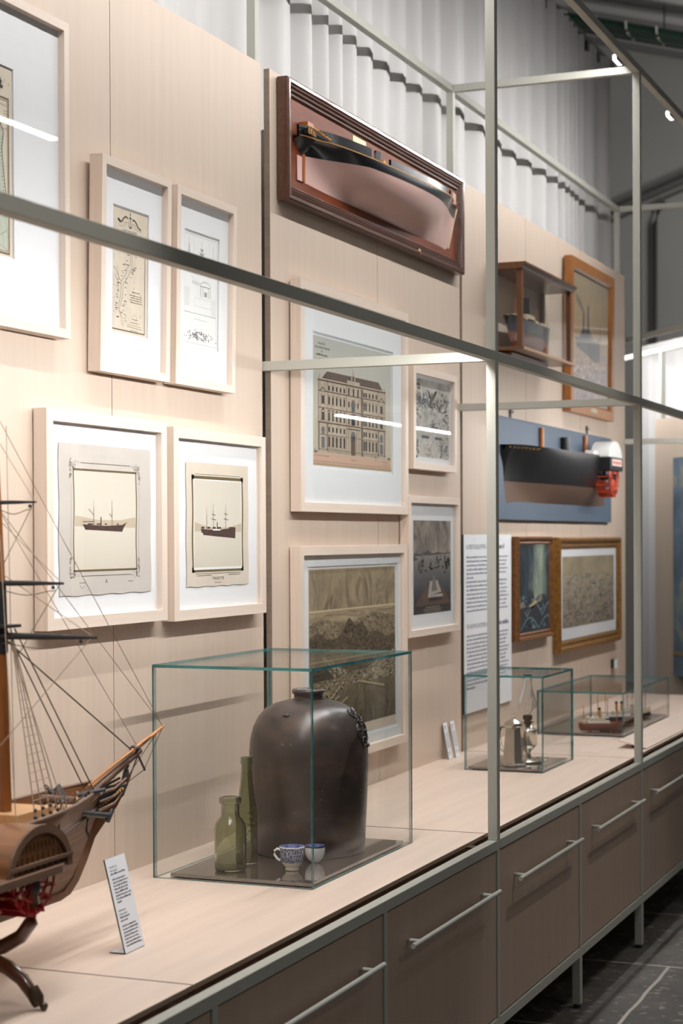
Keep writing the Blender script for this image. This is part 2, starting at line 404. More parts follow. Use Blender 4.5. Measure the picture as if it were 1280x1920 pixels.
# ------------------------------------------------------------------ cabinets, worktops, panels
cabs = ['nearest drawer cabinet, cut off at the bottom left corner', 'drawer cabinet under the paddle steamer model and its caption', 'drawer cabinet under the glass case with the big jar',
        'drawer cabinet just right of the tall steel post', 'drawer cabinet under the oil lamp case', 'drawer cabinet under the case of small ship models',
        'drawer cabinet second from the far end of the row', 'drawer cabinet at the far end of the row']
for i in range(8):
    y0, y1 = DIV[i]+0.0125, DIV[i+1]-0.0125
    org = (0.4, (y0+y1)/2, 0.182)
    t = thing('drawer_cabinet', 'beige brown veneer '+cabs[i], 'cabinet', org, 'drawer cabinets under the display')
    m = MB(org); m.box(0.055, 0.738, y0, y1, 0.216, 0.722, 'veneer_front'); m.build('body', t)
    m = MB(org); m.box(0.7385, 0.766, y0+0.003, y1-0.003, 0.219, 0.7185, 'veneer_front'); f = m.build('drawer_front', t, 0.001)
    yc = (y0+y1)/2; m = MB(org)
    m.tube([(0.805, yc-0.378, 0.618), (0.805, yc+0.378, 0.618)], 0.007, 'steel', 14)
    for s in (-1, 1): m.tube([(0.766, yc+s*0.315, 0.618), (0.805, yc+s*0.315, 0.618)], 0.0055, 'steel', 12)
    m.build('handle', f)
wts = [(2.19, 3.188, 'nearest veneer worktop board, under the paddle steamer model'), (3.194, 5.148, 'long veneer worktop board under the jar and bottles case'),
       (5.158, 7.116, 'veneer worktop board behind the tall post, under the oil lamp case'), (7.126, 10.06, 'farthest veneer worktop board, under the small ship models')]
for y0, y1, lb in wts:
    m = MB((0.36, (y0+y1)/2, 0.755)); m.box(0.0, 0.721, y0, y1, 0.7536, 0.7655, 'veneer_top', mx='veneer_edge', my='veneer_edge')
    o = m.build('worktop', None, 0.0008); o.location = (0.36, (y0+y1)/2, 0.755); tag(o, lb, 'worktop')
pans = [(2.19, 3.167, 'beige veneer wall panel at the left edge, behind the large map'), (3.170, 4.143, 'beige veneer wall panel behind the narrow lake chart and left steamer photograph'),
        (4.146, 5.101, 'beige veneer wall panel behind the right steamer photograph'), (5.167, 6.118, 'beige veneer wall panel behind the palace drawing'),
        (6.121, 7.081, 'beige veneer wall panel behind the harbour print'), (7.113, 8.063, 'beige veneer wall panel behind the tall text board'),
        (8.066, 9.08, 'beige veneer wall panel behind the oak framed steamer painting'), (9.083, 10.092, 'beige veneer wall panel at the far end of the row')]
for y0, y1, lb in pans:
    o_ = (0, (y0+y1)/2, 0.7655); m = MB(o_); m.box(-0.02, 0, y0, y1, 0.7655, 3.174, 'veneer', my='veneer_edge', mz='veneer')
    o = m.build('wall_panel'); o.location = o_; tag(o, lb, 'wall panel')

# ------------------------------------------------------------------ corner display beyond the row
def corner():
    A = Vector((-0.075, 11.25, 0)); d = Vector((0.62, -0.785, 0)).normalized(); nrm = Vector((-d.y*-1, 0, 0))
    nrm = Vector((d.y, -d.x, 0))      # towards the camera side
    ang = math.atan2(d.y, d.x)
    t = thing('corner_display', 'far corner display of grey steel frame and beige panel beyond the end of the row', 'display frame', A)
    M4 = Matrix.Rotation(ang, 4, 'Z')
    def part(nm, x0, x1, y0, y1, z0, z1, mt):
        m = MB(); m.box(x0, x1, y0, y1, z0, z1, mt); o = m.build(nm, t); o.matrix_local = M4; return o
    part('panel', 0, 1.5, 0, 0.02, 0.0, 2.42, 'veneer')
    part('post', 0.0, 0.03, 0.03, 0.06, 0, 2.88, 'steel'); part('post', 0.0, 0.03, -0.42, -0.39, 0, 2.88, 'steel') if False else None
    part('rail', -0.7, 1.5, 0.03, 0.06, 2.85, 2.88, 'steel'); part('rail', -0.7, 1.5, -0.42, -0.39, 2.85, 2.88, 'steel')
    return A, ang, M4
A_, ang_, M4_ = corner()
MAT['map_blue'] = None
def map_blue():
    m, nt, p = base('blue_canvas'); p.inputs['Roughness'].default_value = 0.8
    n = N(nt, 'ShaderNodeTexNoise'); n.inputs['Scale'].default_value = 5; n.inputs['Detail'].default_value = 6
    nt.links.new(mapped(nt), n.inputs['Vector'])
    r = ramp(nt, [(0.3, S(84, 100, 114)), (0.55, S(108, 128, 144)), (0.62, S(150, 150, 134)), (0.75, S(116, 98, 78))])
    nt.links.new(n.outputs[0], r.inputs[0]); nt.links.new(r.outputs[0], p.inputs['Base Color']); return m
MAT['map_blue'] = map_blue()
m = MB(); m.box(0.31, 1.4, -0.03, -0.002, 0.80, 2.16, 'map_blue')
m.box(0.31, 1.4, -0.032, -0.03, 0.93, 0.955, M('ochre_line', S(150, 125, 88), 0.8))
o = m.build('wall_hanging'); o.matrix_world = Matrix.Translation(A_) @ M4_; tag(o, 'large dark blue painted canvas on the far corner panel', 'picture')
cc = curtain('corner_curtain', '', -0.95, 1.6, 0.0, 3.0, 0.0, 0.005, 9, rotf=lambda p: Matrix.Translation(A_+Vector((0.25, 0.3, 0))) @ M4_ @ Vector((p[1], p[0], p[2])))
tag(cc.build('corner_curtain'), 'lit pale grey curtain hanging behind the far corner panel', 'curtain')

# ================================================================== PICTURES ON THE WALL
_tc = {}
def text_polys(s):
    if s in _tc: return _tc[s]
    cu = bpy.data.curves.new('txt', 'FONT'); cu.body = s; cu.size = 1; cu.resolution_u = 2
    o = bpy.data.objects.new('txt', cu); SC.collection.objects.link(o)
    dg = C.evaluated_depsgraph_get(); me = o.evaluated_get(dg).to_mesh()
    P = [[(me.vertices[i].co.x, me.vertices[i].co.y) for i in p.vertices] for p in me.polygons]
    o.evaluated_get(dg).to_mesh_clear(); bpy.data.objects.remove(o); bpy.data.curves.remove(cu)
    xs = [q[0] for p in P for q in p] or [0, 1]
    _tc[s] = ([[(x-min(xs), y) for x, y in p] for p in P], max(xs)-min(xs)); return _tc[s]
class Art(MB):
    """flat drawing on a sheet facing +X; (y, z) world coordinates of the wall, offset to the picture's origin"""
    def __init__(s, x, yc, z0): super().__init__((0, 0, 0)); s.x = x; s.yc = yc; s.z0 = z0; s.l = 0
    def P(s, y, z): return (s.x+s.l*0.00008, y-s.yc, z-s.z0)
    def poly(s, pts, m, l=None):
        if l is not None: s.l = l
        n = len(pts); ar = sum(pts[i][0]*pts[(i+1) % n][1]-pts[(i+1) % n][0]*pts[i][1] for i in range(n))
        s.face([s.P(*p) for p in (pts if ar > 0 else pts[::-1])], m)
    def rect(s, y0, y1, z0, z1, m, l=None): s.poly([(y0, z0), (y1, z0), (y1, z1), (y0, z1)], m, l)
    def line(s, a, b, w, m, l=None, w2=None):
        dx, dy = b[0]-a[0], b[1]-a[1]; L = math.hypot(dx, dy) or 1e-9; nx, ny = -dy/L*w/2, dx/L*w/2; k = (w2 if w2 is not None else w)/w
        s.poly([(a[0]+nx, a[1]+ny), (a[0]-nx, a[1]-ny), (b[0]-nx*k, b[1]-ny*k), (b[0]+nx*k, b[1]+ny*k)], m, l)
    def pline(s, pts, w, m, l=None):
        for a, b in zip(pts, pts[1:]): s.line(a, b, w, m, l)
    def frame(s, y0, y1, z0, z1, w, m, l=None):
        s.rect(y0, y1, z1-w, z1, m, l); s.rect(y0, y1, z0, z0+w, m); s.rect(y0, y0+w, z0+w, z1-w, m); s.rect(y1-w, y1, z0+w, z1-w, m)
    def disk(s, y, z, r, m, l=None, rz=None, n=14):
        s.poly([(y+r*math.cos(2*PI*k/n), z+(rz or r)*math.sin(2*PI*k/n)) for k in range(n)], m, l)
    def arc(s, y, z, r, a0, a1, w, m, l=None, rz=None, n=10):
        s.pline([(y+r*math.cos(R(a0+(a1-a0)*k/n)), z+(rz or r)*math.sin(R(a0+(a1-a0)*k/n))) for k in range(n+1)], w, m, l)
    def text(s, t, y, z, h, m, l=None, al='l', wid=None):
        if l is not None: s.l = l
        P, W = text_polys(t); k = h/0.7; ky = wid/W if wid else k
        o = y-{'l': 0, 'c': W*ky/2, 'r': W*ky}[al]
        for p in P: s.poly([(o+a*ky, z+b*k) for a, b in p], m)
    def words(s, y0, y1, z, h, m, seed, l=None, fill=1.0):
        """illegible small print: letter-sized strokes grouped into words"""
        rnd = random.Random(seed); y = y0; end = y0+(y1-y0)*fill
        if l is not None: s.l = l
        while y < end:
            for k in range(rnd.randint(2, 9)):
                if y > end: break
                hh = h*rnd.choice((0.6, 0.6, 0.65, 0.95)); s.rect(y, y+h*0.34, z, z+hh, m); y += h*0.5
            y += h*0.4
def genmat(name, build):
    m, nt, p = base(name); p.inputs['Roughness'].default_value = 0.85; p.inputs['Specular IOR Level'].default_value = 0.2
    col = build(nt); nt.links.new(col, p.inputs['Base Color']); return m
def noise(nt, scale, nscale=1, detail=6, rough=0.6, coord='Generated', dist=0.0, loc=(0, 0, 0)):
    n = N(nt, 'ShaderNodeTexNoise'); n.inputs['Scale'].default_value = nscale; n.inputs['Detail'].default_value = detail
    n.inputs['Roughness'].default_value = rough; n.inputs['Distortion'].default_value = dist
    nt.links.new(mapped(nt, scale, coord, loc), n.inputs['Vector']); return n.outputs[0]
def math2(nt, op, a, b):
    n = N(nt, 'ShaderNodeMath', operation=op)
    for i, q in enumerate((a, b)):
        if isinstance(q, (int, float)): n.inputs[i].default_value = q
        else: nt.links.new(q, n.inputs[i])
    return n.outputs[0]
def sep(nt, coord='Generated'):
    tc = N(nt, 'ShaderNodeTexCoord'); sx = N(nt, 'ShaderNodeSeparateXYZ'); nt.links.new(tc.outputs[coord], sx.inputs[0]); return sx.outputs
def rampf(nt, f, stops):
    r = ramp(nt, stops); nt.links.new(f, r.inputs[0]); return r.outputs[0]
def mix(nt, f, a, b, mode='MIX'):
    n = N(nt, 'ShaderNodeMixRGB', blend_type=mode)
    for i, q in enumerate((f, a, b)):
        if isinstance(q, (int, float)): n.inputs[i].default_value = q
        elif isinstance(q, tuple): n.inputs[i].default_value = (*q, 1)
        else: nt.links.new(q, n.inputs[i])
    return n.outputs[0]
def paper(name, col, amt=0.06, sc=6):
    return genmat(name, lambda nt: rampf(nt, noise(nt, (sc, sc, sc)), [(0.3, tuple(c*(1-amt) for c in col)), (0.7, tuple(min(1, c*(1+amt)) for c in col))]))
MAT['pap_beige'] = paper('paper_beige', S(214, 202, 184))
MAT['pap_white'] = paper('paper_white', S(232, 232, 230), 0.02)
MAT['pap_card'] = paper('card_grey', S(200, 192, 184), 0.04)
MAT['pap_cream'] = paper('card_cream', S(214, 202, 186), 0.04)
MAT['photo'] = genmat('photo_sepia', lambda nt: rampf(nt, math2(nt, 'ADD', sep(nt)[2], math2(nt, 'MULTIPLY', noise(nt, (3, 3, 3)), 0.15)), [(0.1, S(206, 197, 180)), (0.55, S(216, 208, 194)), (1.0, S(210, 202, 188))]))
MAT['hill'] = M('photo_hill', S(192, 177, 155), 0.9)
MAT['sepia'] = M('photo_dark', S(74, 52, 44), 0.9, amt=0.25, scale=(80, 80, 80))
MAT['sepia_mid'] = M('photo_mid', S(130, 108, 92), 0.9)
MAT['olive'] = M('print_olive', S(104, 88, 58), 0.9)
MAT['line_br'] = M('print_brown', S(112, 96, 78), 0.9)
MAT['line_gr'] = M('print_grey', S(178, 178, 176), 0.9)
MAT['line_dk'] = M('print_dark', S(66, 60, 52), 0.9)

PIC = {}
def picture(name, label, Y0, Y1, Z0, Z1, mw, art, front=0.042, gap=0.004, lean=0.0, mount='mat_white', win=None, fmat=('maple_v', 'maple_h'), profile=None, glaze=True, cat='framed picture', group=None, card=False, meas=0.05):
    k = (2.358-front)/(2.358-meas); Y0, Y1 = Y0*k, Y1*k; Z0, Z1 = 1.67+(Z0-1.67)*k, 1.67+(Z1-1.67)*k
    yc = (Y0+Y1)/2; t = thing(name, label, cat, (gap, yc, Z0), group)
    t.rotation_euler = (0, lean, 0)
    hw, H = (Y1-Y0)/2, Z1-Z0; D = front-gap
    m = MB()
    prof = profile or [(0, 0), (0, D), (mw, D), (mw, 0.004)]   # (inset, depth)
    cs = [(-hw, 0, 1, 1), (hw, 0, -1, 1), (hw, H, -1, -1), (-hw, H, 1, -1)]
    for i in range(4):
        a, b = cs[i], cs[(i+1) % 4]; mm = fmat[1] if i in (0, 2) else fmat[0]
        ra = [(d, a[0]+a[2]*q, a[1]+a[3]*q) for q, d in prof]; rb = [(d, b[0]+b[2]*q, b[1]+b[3]*q) for q, d in prof]
        m.grid([ra, rb], mm, False, flip=True)
    m.face([(0, -hw, 0), (0, -hw, H), (0, hw, H), (0, hw, 0)], fmat[1])
    m.build('moulding', t, 0.0007)
    iw, i0, i1 = hw-mw, mw, H-mw
    if mount:
        mm = MB()
        if win:
            wy0, wy1, wz0, wz1 = win[0]-yc, win[1]-yc, win[2]-Z0, win[3]-Z0
            for b in ((-iw, wy0, i0, i1), (wy1, iw, i0, i1), (wy0, wy1, i0, wz0), (wy0, wy1, wz1, i1)):
                mm.box(0.020-gap, 0.0235-gap, b[0], b[1], b[2], b[3], mount)
            mm.box(0.0165-gap, 0.019-gap, -iw, iw, i0, i1, mount)
        else: mm.box(0.018-gap, 0.0235-gap, -iw, iw, i0, i1, mount)
        mo = mm.build('mount', t)
    else: mo = t
    if art:
        A = Art((0.0195 if win else (0.026 if card else 0.024))-gap, yc, Z0); art(A); A.build('print', mo)
    if glaze:
        g = MB(); g.box(0.031-gap, 0.0325-gap, -iw, iw, i0, i1, 'glazing'); g.build('glazing', t)
    return t, yc, Z0

# ---- large map, chart A, chart B
def art_map(A):
    A.rect(2.55, 3.637, 2.346, 2.794, 'pap_beige', 0)
    A.frame(2.60, 3.624, 2.35, 2.724, 0.005, 'line_br', 1); A.frame(2.608, 3.617, 2.357, 2.717, 0.002, 'line_br')
    sea = M('map_sea', S(188, 192, 176), 0.9)
    A.poly([(3.40, 2.60), (3.56, 2.60), (3.585, 2.655), (3.60, 2.62), (3.595, 2.57), (3.602, 2.50), (3.617, 2.46), (3.615, 2.36), (3.40, 2.36)], sea, 2)
    cs = [(3.50, 2.66), (3.55, 2.645), (3.575, 2.62), (3.583, 2.665), (3.60, 2.64), (3.592, 2.60), (3.598, 2.56), (3.604, 2.52), (3.612, 2.48), (3.617, 2.45)]
    A.pline(cs, 0.0025, 'line_dk', 3)
    rnd = random.Random(2)
    for a, b in zip(cs, cs[1:]):
        for k in range(5):
            t = k/5; y, z = a[0]+(b[0]-a[0])*t, a[1]+(b[1]-a[1])*t; A.line((y, z), (y-rnd.uniform(0.004, 0.012), z-0.004), 0.001, 'line_dk')
    for k in range(26): y, z = rnd.uniform(3.50, 3.61), rnd.uniform(2.64, 2.71); A.words(y, y+0.02, z, 0.003, 'line_br', k)
    for y in (3.52, 3.55, 3.575): A.pline([(y, 2.58), (y+0.01, 2.5), (y+0.035, 2.42), (y+0.05, 2.37)], 0.0007, 'line_br')
    A.pline([(3.5, 2.35), (3.615, 2.41)], 0.001, 'line_br'); A.pline([(3.5, 2.40), (3.615, 2.36)], 0.001, 'line_br')
    # vignette of a ship at the top edge
    for k in range(30): A.disk(3.585+rnd.gauss(0, 0.013), 2.752+rnd.gauss(0, 0.006), 0.004, 'hill', 2)
    A.poly([(3.555, 2.752), (3.60, 2.75), (3.597, 2.742), (3.56, 2.743)], 'line_dk', 3)
    for y in (3.565, 3.577, 3.589): A.rect(y, y+0.0015, 2.75, 2.768, 'line_dk'); A.rect(y-0.003, y+0.004, 2.756, 2.762, 'line_dk')
picture('framed_map', 'large pale wood framed old sea map cut off by the left edge of the photo', 2.45, 3.852, 2.172, 2.96, 0.023, art_map, win=(2.54, 3.639, 2.343, 2.797), lean=0.0)
def art_A(A):
    A.rect(4.105, 4.297, 2.222, 2.555, 'pap_beige', 0)
    A.frame(4.107, 4.288, 2.228, 2.46, 0.0035, 'line_br', 1)
    for p, q in (((4.150, 2.5175), (4.135, 2.524)),): A.line(p, q, 0.006, 'line_dk', 2)
    A.pline([(4.135, 2.523), (4.145, 2.517), (4.156, 2.519), (4.166, 2.529), (4.177, 2.535), (4.188, 2.531)], 0.0055, 'line_br', 2)
    A.pline([(4.214, 2.531), (4.226, 2.531), (4.237, 2.524), (4.246, 2.515), (4.262, 2.510)], 0.0055, 'line_br')
    A.line((4.202, 2.545), (4.202, 2.505), 0.0022, 'line_dk', 3); A.arc(4.202, 2.516, 0.009, 190, 350, 0.0022, 'line_dk'); A.line((4.195, 2.534), (4.209, 2.534), 0.002, 'line_dk'); A.disk(4.202, 2.545, 0.0025, 'line_dk')
    A.frame(4.193, 4.211, 2.509, 2.533, 0.001, 'line_br')
    for s in (-1, 1):
        for k in range(6): A.arc(4.202+s*(0.016+k*0.008), 2.515-0.001*k, 0.006, 20+k*25, 220+k*20, 0.0008, 'line_br')
    A.text('LAGO MAGGIORE', 4.199, 2.494, 0.0065, 'line_dk', 2, 'c', 0.078)
    l = [(4.204, 2.44), (4.204, 2.411), (4.186, 2.398), (4.177, 2.379), (4.155, 2.359), (4.153, 2.337), (4.150, 2.314), (4.143, 2.300), (4.141, 2.283), (4.154, 2.267), (4.160, 2.243)]
    r = [(4.213, 2.44), (4.213, 2.401), (4.206, 2.393), (4.195, 2.379), (4.166, 2.350), (4.163, 2.316), (4.155, 2.302), (4.1465, 2.283), (4.162, 2.262), (4.168, 2.240)]
    A.poly(l[:9]+r[:8][::-1], M('lake_tint', S(204, 196, 182), 0.9), 1)
    A.pline(l, 0.0012, 'line_br', 3); A.pline(r, 0.0012, 'line_br')
    A.pline([(4.155, 2.359), (4.14, 2.372), (4.125, 2.388), (4.118, 2.394)], 0.0012, 'line_br'); A.pline([(4.155, 2.352), (4.135, 2.358), (4.122, 2.374)], 0.0012, 'line_br'); A.pline([(4.14, 2.368), (4.136, 2.39), (4.134, 2.398)], 0.0009, 'line_br')
    rnd = random.Random(4)
    for k, (y, z) in enumerate(l[:10]+r[:9]):
        s = -1 if k < 10 else 1
        for q in range(3): yy = y+s*rnd.uniform(0.006, 0.016)-(0.008 if s < 0 else 0); zz = z+rnd.uniform(-0.01, 0.01); A.words(yy, yy+0.011, zz, 0.0028, 'line_br', k*7+q)
    for k in range(40): A.disk(4.135+rnd.gauss(0, 0.006), 2.352+rnd.gauss(0, 0.012), 0.0007, 'line_br')
    for k in range(18): y = rnd.choice((4.116, 4.18, 4.225, 4.26)); z = rnd.uniform(2.26, 2.43); A.rect(y, y+0.002, z, z+0.003, 'line_br')
    A.words(4.214, 4.258, 2.336, 0.004, 'line_br', 50); 
    for k in range(4): A.words(4.202+0.004*(k % 2), 4.270, 2.327-k*0.0062, 0.0036, 'line_br', 60+k)
    A.arc(4.23, 2.262, 0.014, 0, 180, 0.0006, 'line_br'); A.words(4.218, 4.246, 2.263, 0.003, 'line_br', 70); A.words(4.206, 4.256, 2.254, 0.003, 'line_br', 71)
    A.line((4.19, 2.249), (4.268, 2.246), 0.0008, 'line_br'); A.line((4.188, 2.243), (4.272, 2.240), 0.0012, 'line_br'); A.words(4.206, 4.248, 2.233, 0.0025, 'line_br', 72)
picture('framed_chart', 'narrow pale framed beige lake chart with anchor emblem, upper row', 3.998, 4.381, 2.106, 2.667, 0.023, art_A, win=(4.103, 4.300, 2.219, 2.5575), lean=0.018)
def art_B(A):
    A.rect(4.515, 4.735, 2.228, 2.556, 'pap_white', 0); A.frame(4.520, 4.726, 2.236, 2.548, 0.001, 'line_gr', 1)
    A.rect(4.522, 4.724, 2.3225, 2.3245, 'line_gr'); A.rect(4.577, 4.578, 2.44, 2.54, 'line_gr'); A.rect(4.677, 4.678, 2.44, 2.54, 'line_gr')
    def tower(y, z, w, n, h, m):
        for k in range(n):
            ww = w*(1-0.75*k/n); zz = z+k*h; A.rect(y-ww*0.7, y+ww*0.7, zz, zz+h*0.55, m); A.poly([(y-ww*1.25, zz+h*0.75), (y-ww, zz+h*0.55), (y+ww, zz+h*0.55), (y+ww*1.25, zz+h*0.75)], m)
        A.line((y, z+n*h), (y, z+n*h+0.02), 0.0015, m)
    G = M('engraving_grey', S(160, 160, 158), 0.9); G2 = M('engraving_dark', S(96, 96, 96), 0.9)
    tower(4.629, 2.47, 0.024, 4, 0.012, G); tower(4.548, 2.49, 0.007, 4, 0.008, G); A.line((4.703, 2.45), (4.703, 2.53), 0.002, G)
    A.arc(4.655, 2.405, 0.035, 10, 170, 0.002, G, None, 0.016); A.rect(4.62, 4.685, 2.405, 2.408, G)
    for y in (4.622, 4.637, 4.672, 4.684): A.rect(y, y+0.003, 2.375, 2.405, G)
    A.rect(4.647, 4.665, 2.378, 2.392, G)
    A.pline([(4.565, 2.43), (4.59, 2.418), (4.625, 2.412)], 0.001, G)
    for k in range(8): A.rect(4.57+k*0.006, 4.572+k*0.006, 2.408-k*0.0004, 2.418-k*0.0008, G)
    A.frame(4.585, 4.69, 2.345, 2.37, 0.0008, 'line_gr')
    for k in range(12): A.words(4.523, 4.552, 2.392-k*0.0045, 0.002, 'line_gr', k); A.words(4.695, 4.72, 2.374-k*0.0045, 0.002, 'line_gr', 30+k)
    A.words(4.585, 4.665, 2.306, 0.003, 'line_gr', 80)
    rnd = random.Random(8)
    for k in range(110): A.disk(4.615+rnd.gauss(0, 0.035), 2.262+rnd.gauss(0, 0.006)-0.004, rnd.uniform(0.002, 0.005), G, 1, 0.002, 8)
    for k in range(60): A.disk(4.62+rnd.gauss(0, 0.028), 2.264+rnd.gauss(0, 0.0045), rnd.uniform(0.001, 0.004), G2, 2, 0.0016, 8)
    A.poly([(4.60, 2.268), (4.64, 2.262), (4.652, 2.252), (4.61, 2.258)], 'pap_white', 3)
    for y, h in ((4.555, 0.03), (4.60, 0.026), (4.63, 0.024)): A.line((y, 2.262), (y, 2.262+h), 0.0008, G, 3)
picture('framed_chart', 'narrow pale framed white engraving with a pagoda tower and tiny ship vignette, upper row', 4.416, 4.800, 2.106, 2.663, 0.023, art_B, win=(4.513, 4.737, 2.226, 2.5585), lean=0.018)

# ---- two steamer photographs
def ship_sil(A, hull, masts, fun, yards, l):
    A.poly(hull, 'sepia', l)
    for (y, z0, z1) in masts: A.line((y, z0), (y, z1-0.02), 0.0022, 'sepia', l+1); A.line((y, z1-0.02), (y, z1), 0.0012, 'sepia_mid')
    y, z0, z1 = fun; A.rect(y-0.0025, y+0.0025, z0, z1, 'sepia', l+1)
    for a, b in yards: A.line(a, b, 0.0018, 'sepia', l+1)
def wavy(y, z, a=0.0018): return y+a*math.sin(z*33)
def wavycard(A, y0, y1, z0, z1, m, l, n=24):
    A.poly([(y0+(y1-y0)*k/n, z0+0.0015*math.sin(k*1.1)) for k in range(n+1)]+[(wavy(y1, z0+(z1-z0)*k/n), z0+(z1-z0)*k/n) for k in range(1, n)]+[(y1, z1), (y0, z1)]+[(wavy(y0, z1-(z1-z0)*k/n), z1-(z1-z0)*k/n) for k in range(1, n)], m, l)
def wborder(A, y0, y1, z0, z1, w, wt, m, l, n=24):
    A.rect(y0, y1, z1-wt, z1, m, l); A.rect(y0, y1, z0, z0+wt, m)
    for y in (y0, y1-w):
        for k in range(n):
            a, b = z0+(z1-z0)*k/n, z0+(z1-z0)*(k+1)/n
            A.poly([(wavy(y, a), a), (wavy(y+w, a), a), (wavy(y+w, b), b), (wavy(y, b), b)], m)
def art_1(A):
    wavycard(A, 3.829, 4.309, 1.526, 1.914, 'pap_card', 0)
    wborder(A, 3.898, 4.229, 1.586, 1.851, 0.005, 0.0055, 'olive', 2); A.rect(3.901, 4.225, 1.589, 1.848, 'photo', 1)
    A.poly([(3.906, 1.731), (3.95, 1.727), (4.02, 1.72), (4.14, 1.720), (4.222, 1.729), (4.222, 1.700), (3.906, 1.703)], 'hill', 2)
    rnd = random.Random(3)
    for (y, z, sy, sz) in ((3.881, 1.871, 1, -1), (4.247, 1.868, -1, -1), (3.880, 1.573, 1, 1), (4.245, 1.569, -1, 1)):
        for k in range(9):
            A.arc(y+sy*rnd.uniform(0, 0.03), z+sz*rnd.uniform(0, 0.016), rnd.uniform(0.003, 0.007), rnd.uniform(0, 180), rnd.uniform(250, 360), 0.0013, 'line_br', 3)
            A.arc(y+sy*rnd.uniform(0, 0.008), z+sz*rnd.uniform(0.01, 0.05), rnd.uniform(0.002, 0.004), 0, 300, 0.0013, 'line_br')
        A.frame(min(y+sy*0.035, y+sy*0.047), max(y+sy*0.035, y+sy*0.047), z+sz*0.004-0.0025, z+sz*0.004+0.0025, 0.0007, 'line_br')
    for z in (1.866, 1.575): A.line((3.935, z), (4.195, z), 0.002, 'line_br')
    for y in (3.887, 4.241): A.pline([(wavy(y, 1.63+0.02*k), 1.63+0.02*k) for k in range(10)], 0.0008, 'line_br')
    ship_sil(A, [(3.944, 1.7085), (3.956, 1.6945), (4.149, 1.6895), (4.158, 1.701), (4.171, 1.7125), (4.15, 1.7075), (4.06, 1.7045)],
             [(4.0, 1.706, 1.772), (4.095, 1.703, 1.772)], (4.037, 1.704, 1.728), [((3.974, 1.748), (3.999, 1.733)), ((4.081, 1.737), (4.095, 1.728)), ((3.945, 1.715), (4.0, 1.716)), ((4.15, 1.707), (4.173, 1.7135))], 4)
    for y, w_ in ((3.97, 0.026), (4.015, 0.024), (4.056, 0.012), (4.12, 0.01)): A.rect(y, y+w_, 1.7075, 1.711, 'sepia', 5)
    A.rect(3.949, 3.953, 1.694, 1.700, 'pap_white', 5)
    A.pline([(4.01+0.006*k, 1.885+0.003*math.sin(k*1.9)) for k in range(24)], 0.0009, 'line_gr', 2)
    A.arc(3.94, 1.557, 0.012, 200, 340, 0.0008, 'line_br', 3); A.words(3.927, 3.957, 1.557, 0.003, 'line_br', 5)
    A.pline([(4.058, 1.555), (4.064, 1.563), (4.070, 1.555)], 0.0016, 'line_dk', 3); A.pline([(4.060, 1.557), (4.068, 1.557)], 0.001, 'line_dk'); A.disk(4.064, 1.5635, 0.002, 'line_dk')
    A.disk(4.186, 1.557, 0.0025, 'line_br', 3); A.words(4.191, 4.208, 1.556, 0.003, 'line_br', 9)
picture('framed_photograph', 'pale framed sepia steamer photograph on a grey card with scrolled corners, left of the pair', 3.735, 4.361, 1.444, 1.9935, 0.031, art_1, card=True, lean=0.0)
def art_2(A):
    wavycard(A, 4.522, 4.937, 1.530, 1.892, 'pap_cream', 0)
    wborder(A, 4.557, 4.899, 1.572, 1.853, 0.009, 0.009, 'olive', 1); A.rect(4.567, 4.889, 1.579, 1.844, 'pap_white', 2); A.rect(4.571, 4.885, 1.586, 1.841, 'photo', 3)
    for y in (4.556, 4.884):
        for z in (1.838, 1.568):
            A.rect(y, y+0.016, z+0.003, z+0.018, 'olive', 1)
    A.rect(4.577, 4.88, 1.857, 1.8585, 'line_dk', 2); A.rect(4.577, 4.88, 1.5665, 1.568, 'line_dk', 2)
    A.poly([(4.575, 1.719), (4.62, 1.71), (4.70, 1.702), (4.80, 1.704), (4.885, 1.716), (4.885, 1.690), (4.575, 1.691)], 'hill', 4)
    ship_sil(A, [(4.612, 1.6985), (4.622, 1.681), (4.843, 1.6705), (4.845, 1.7035), (4.74, 1.6965), (4.66, 1.6965)],
             [(4.651, 1.697, 1.76), (4.695, 1.697, 1.773), (4.778, 1.697, 1.773)], (4.7205, 1.697, 1.719),
             [((4.685, 1.742), (4.711, 1.739)), ((4.681, 1.7285), (4.714, 1.725)), ((4.767, 1.7445), (4.792, 1.7415)), ((4.764, 1.7295), (4.797, 1.7255))], 6)
    for y, w_ in ((4.615, 0.02), (4.655, 0.018), (4.69, 0.02), (4.723, 0.022), (4.80, 0.04)): A.rect(y, y+w_, 1.699, 1.7045, 'sepia', 7)
    A.rect(4.69, 4.742, 1.694, 1.698, 'pap_white', 8); A.rect(4.62, 4.626, 1.681, 1.6865, 'pap_white', 8)
    A.rect(4.777, 4.778, 1.592, 1.665, 'hill', 4)
    A.text('TRIESTE', 4.725, 1.5485, 0.0085, 'line_dk', 4, 'c', 0.08)
    A.words(4.702, 4.748, 1.539, 0.0035, 'line_br', 4); A.words(4.584, 4.682, 1.5605, 0.0035, 'line_br', 2); A.words(4.795, 4.875, 1.5605, 0.0035, 'line_br', 3)
picture('framed_photograph', 'pale framed sepia three masted steamer photograph captioned TRIESTE, right of the pair', 4.402, 5.016, 1.4375, 1.985, 0.031, art_2, card=True)

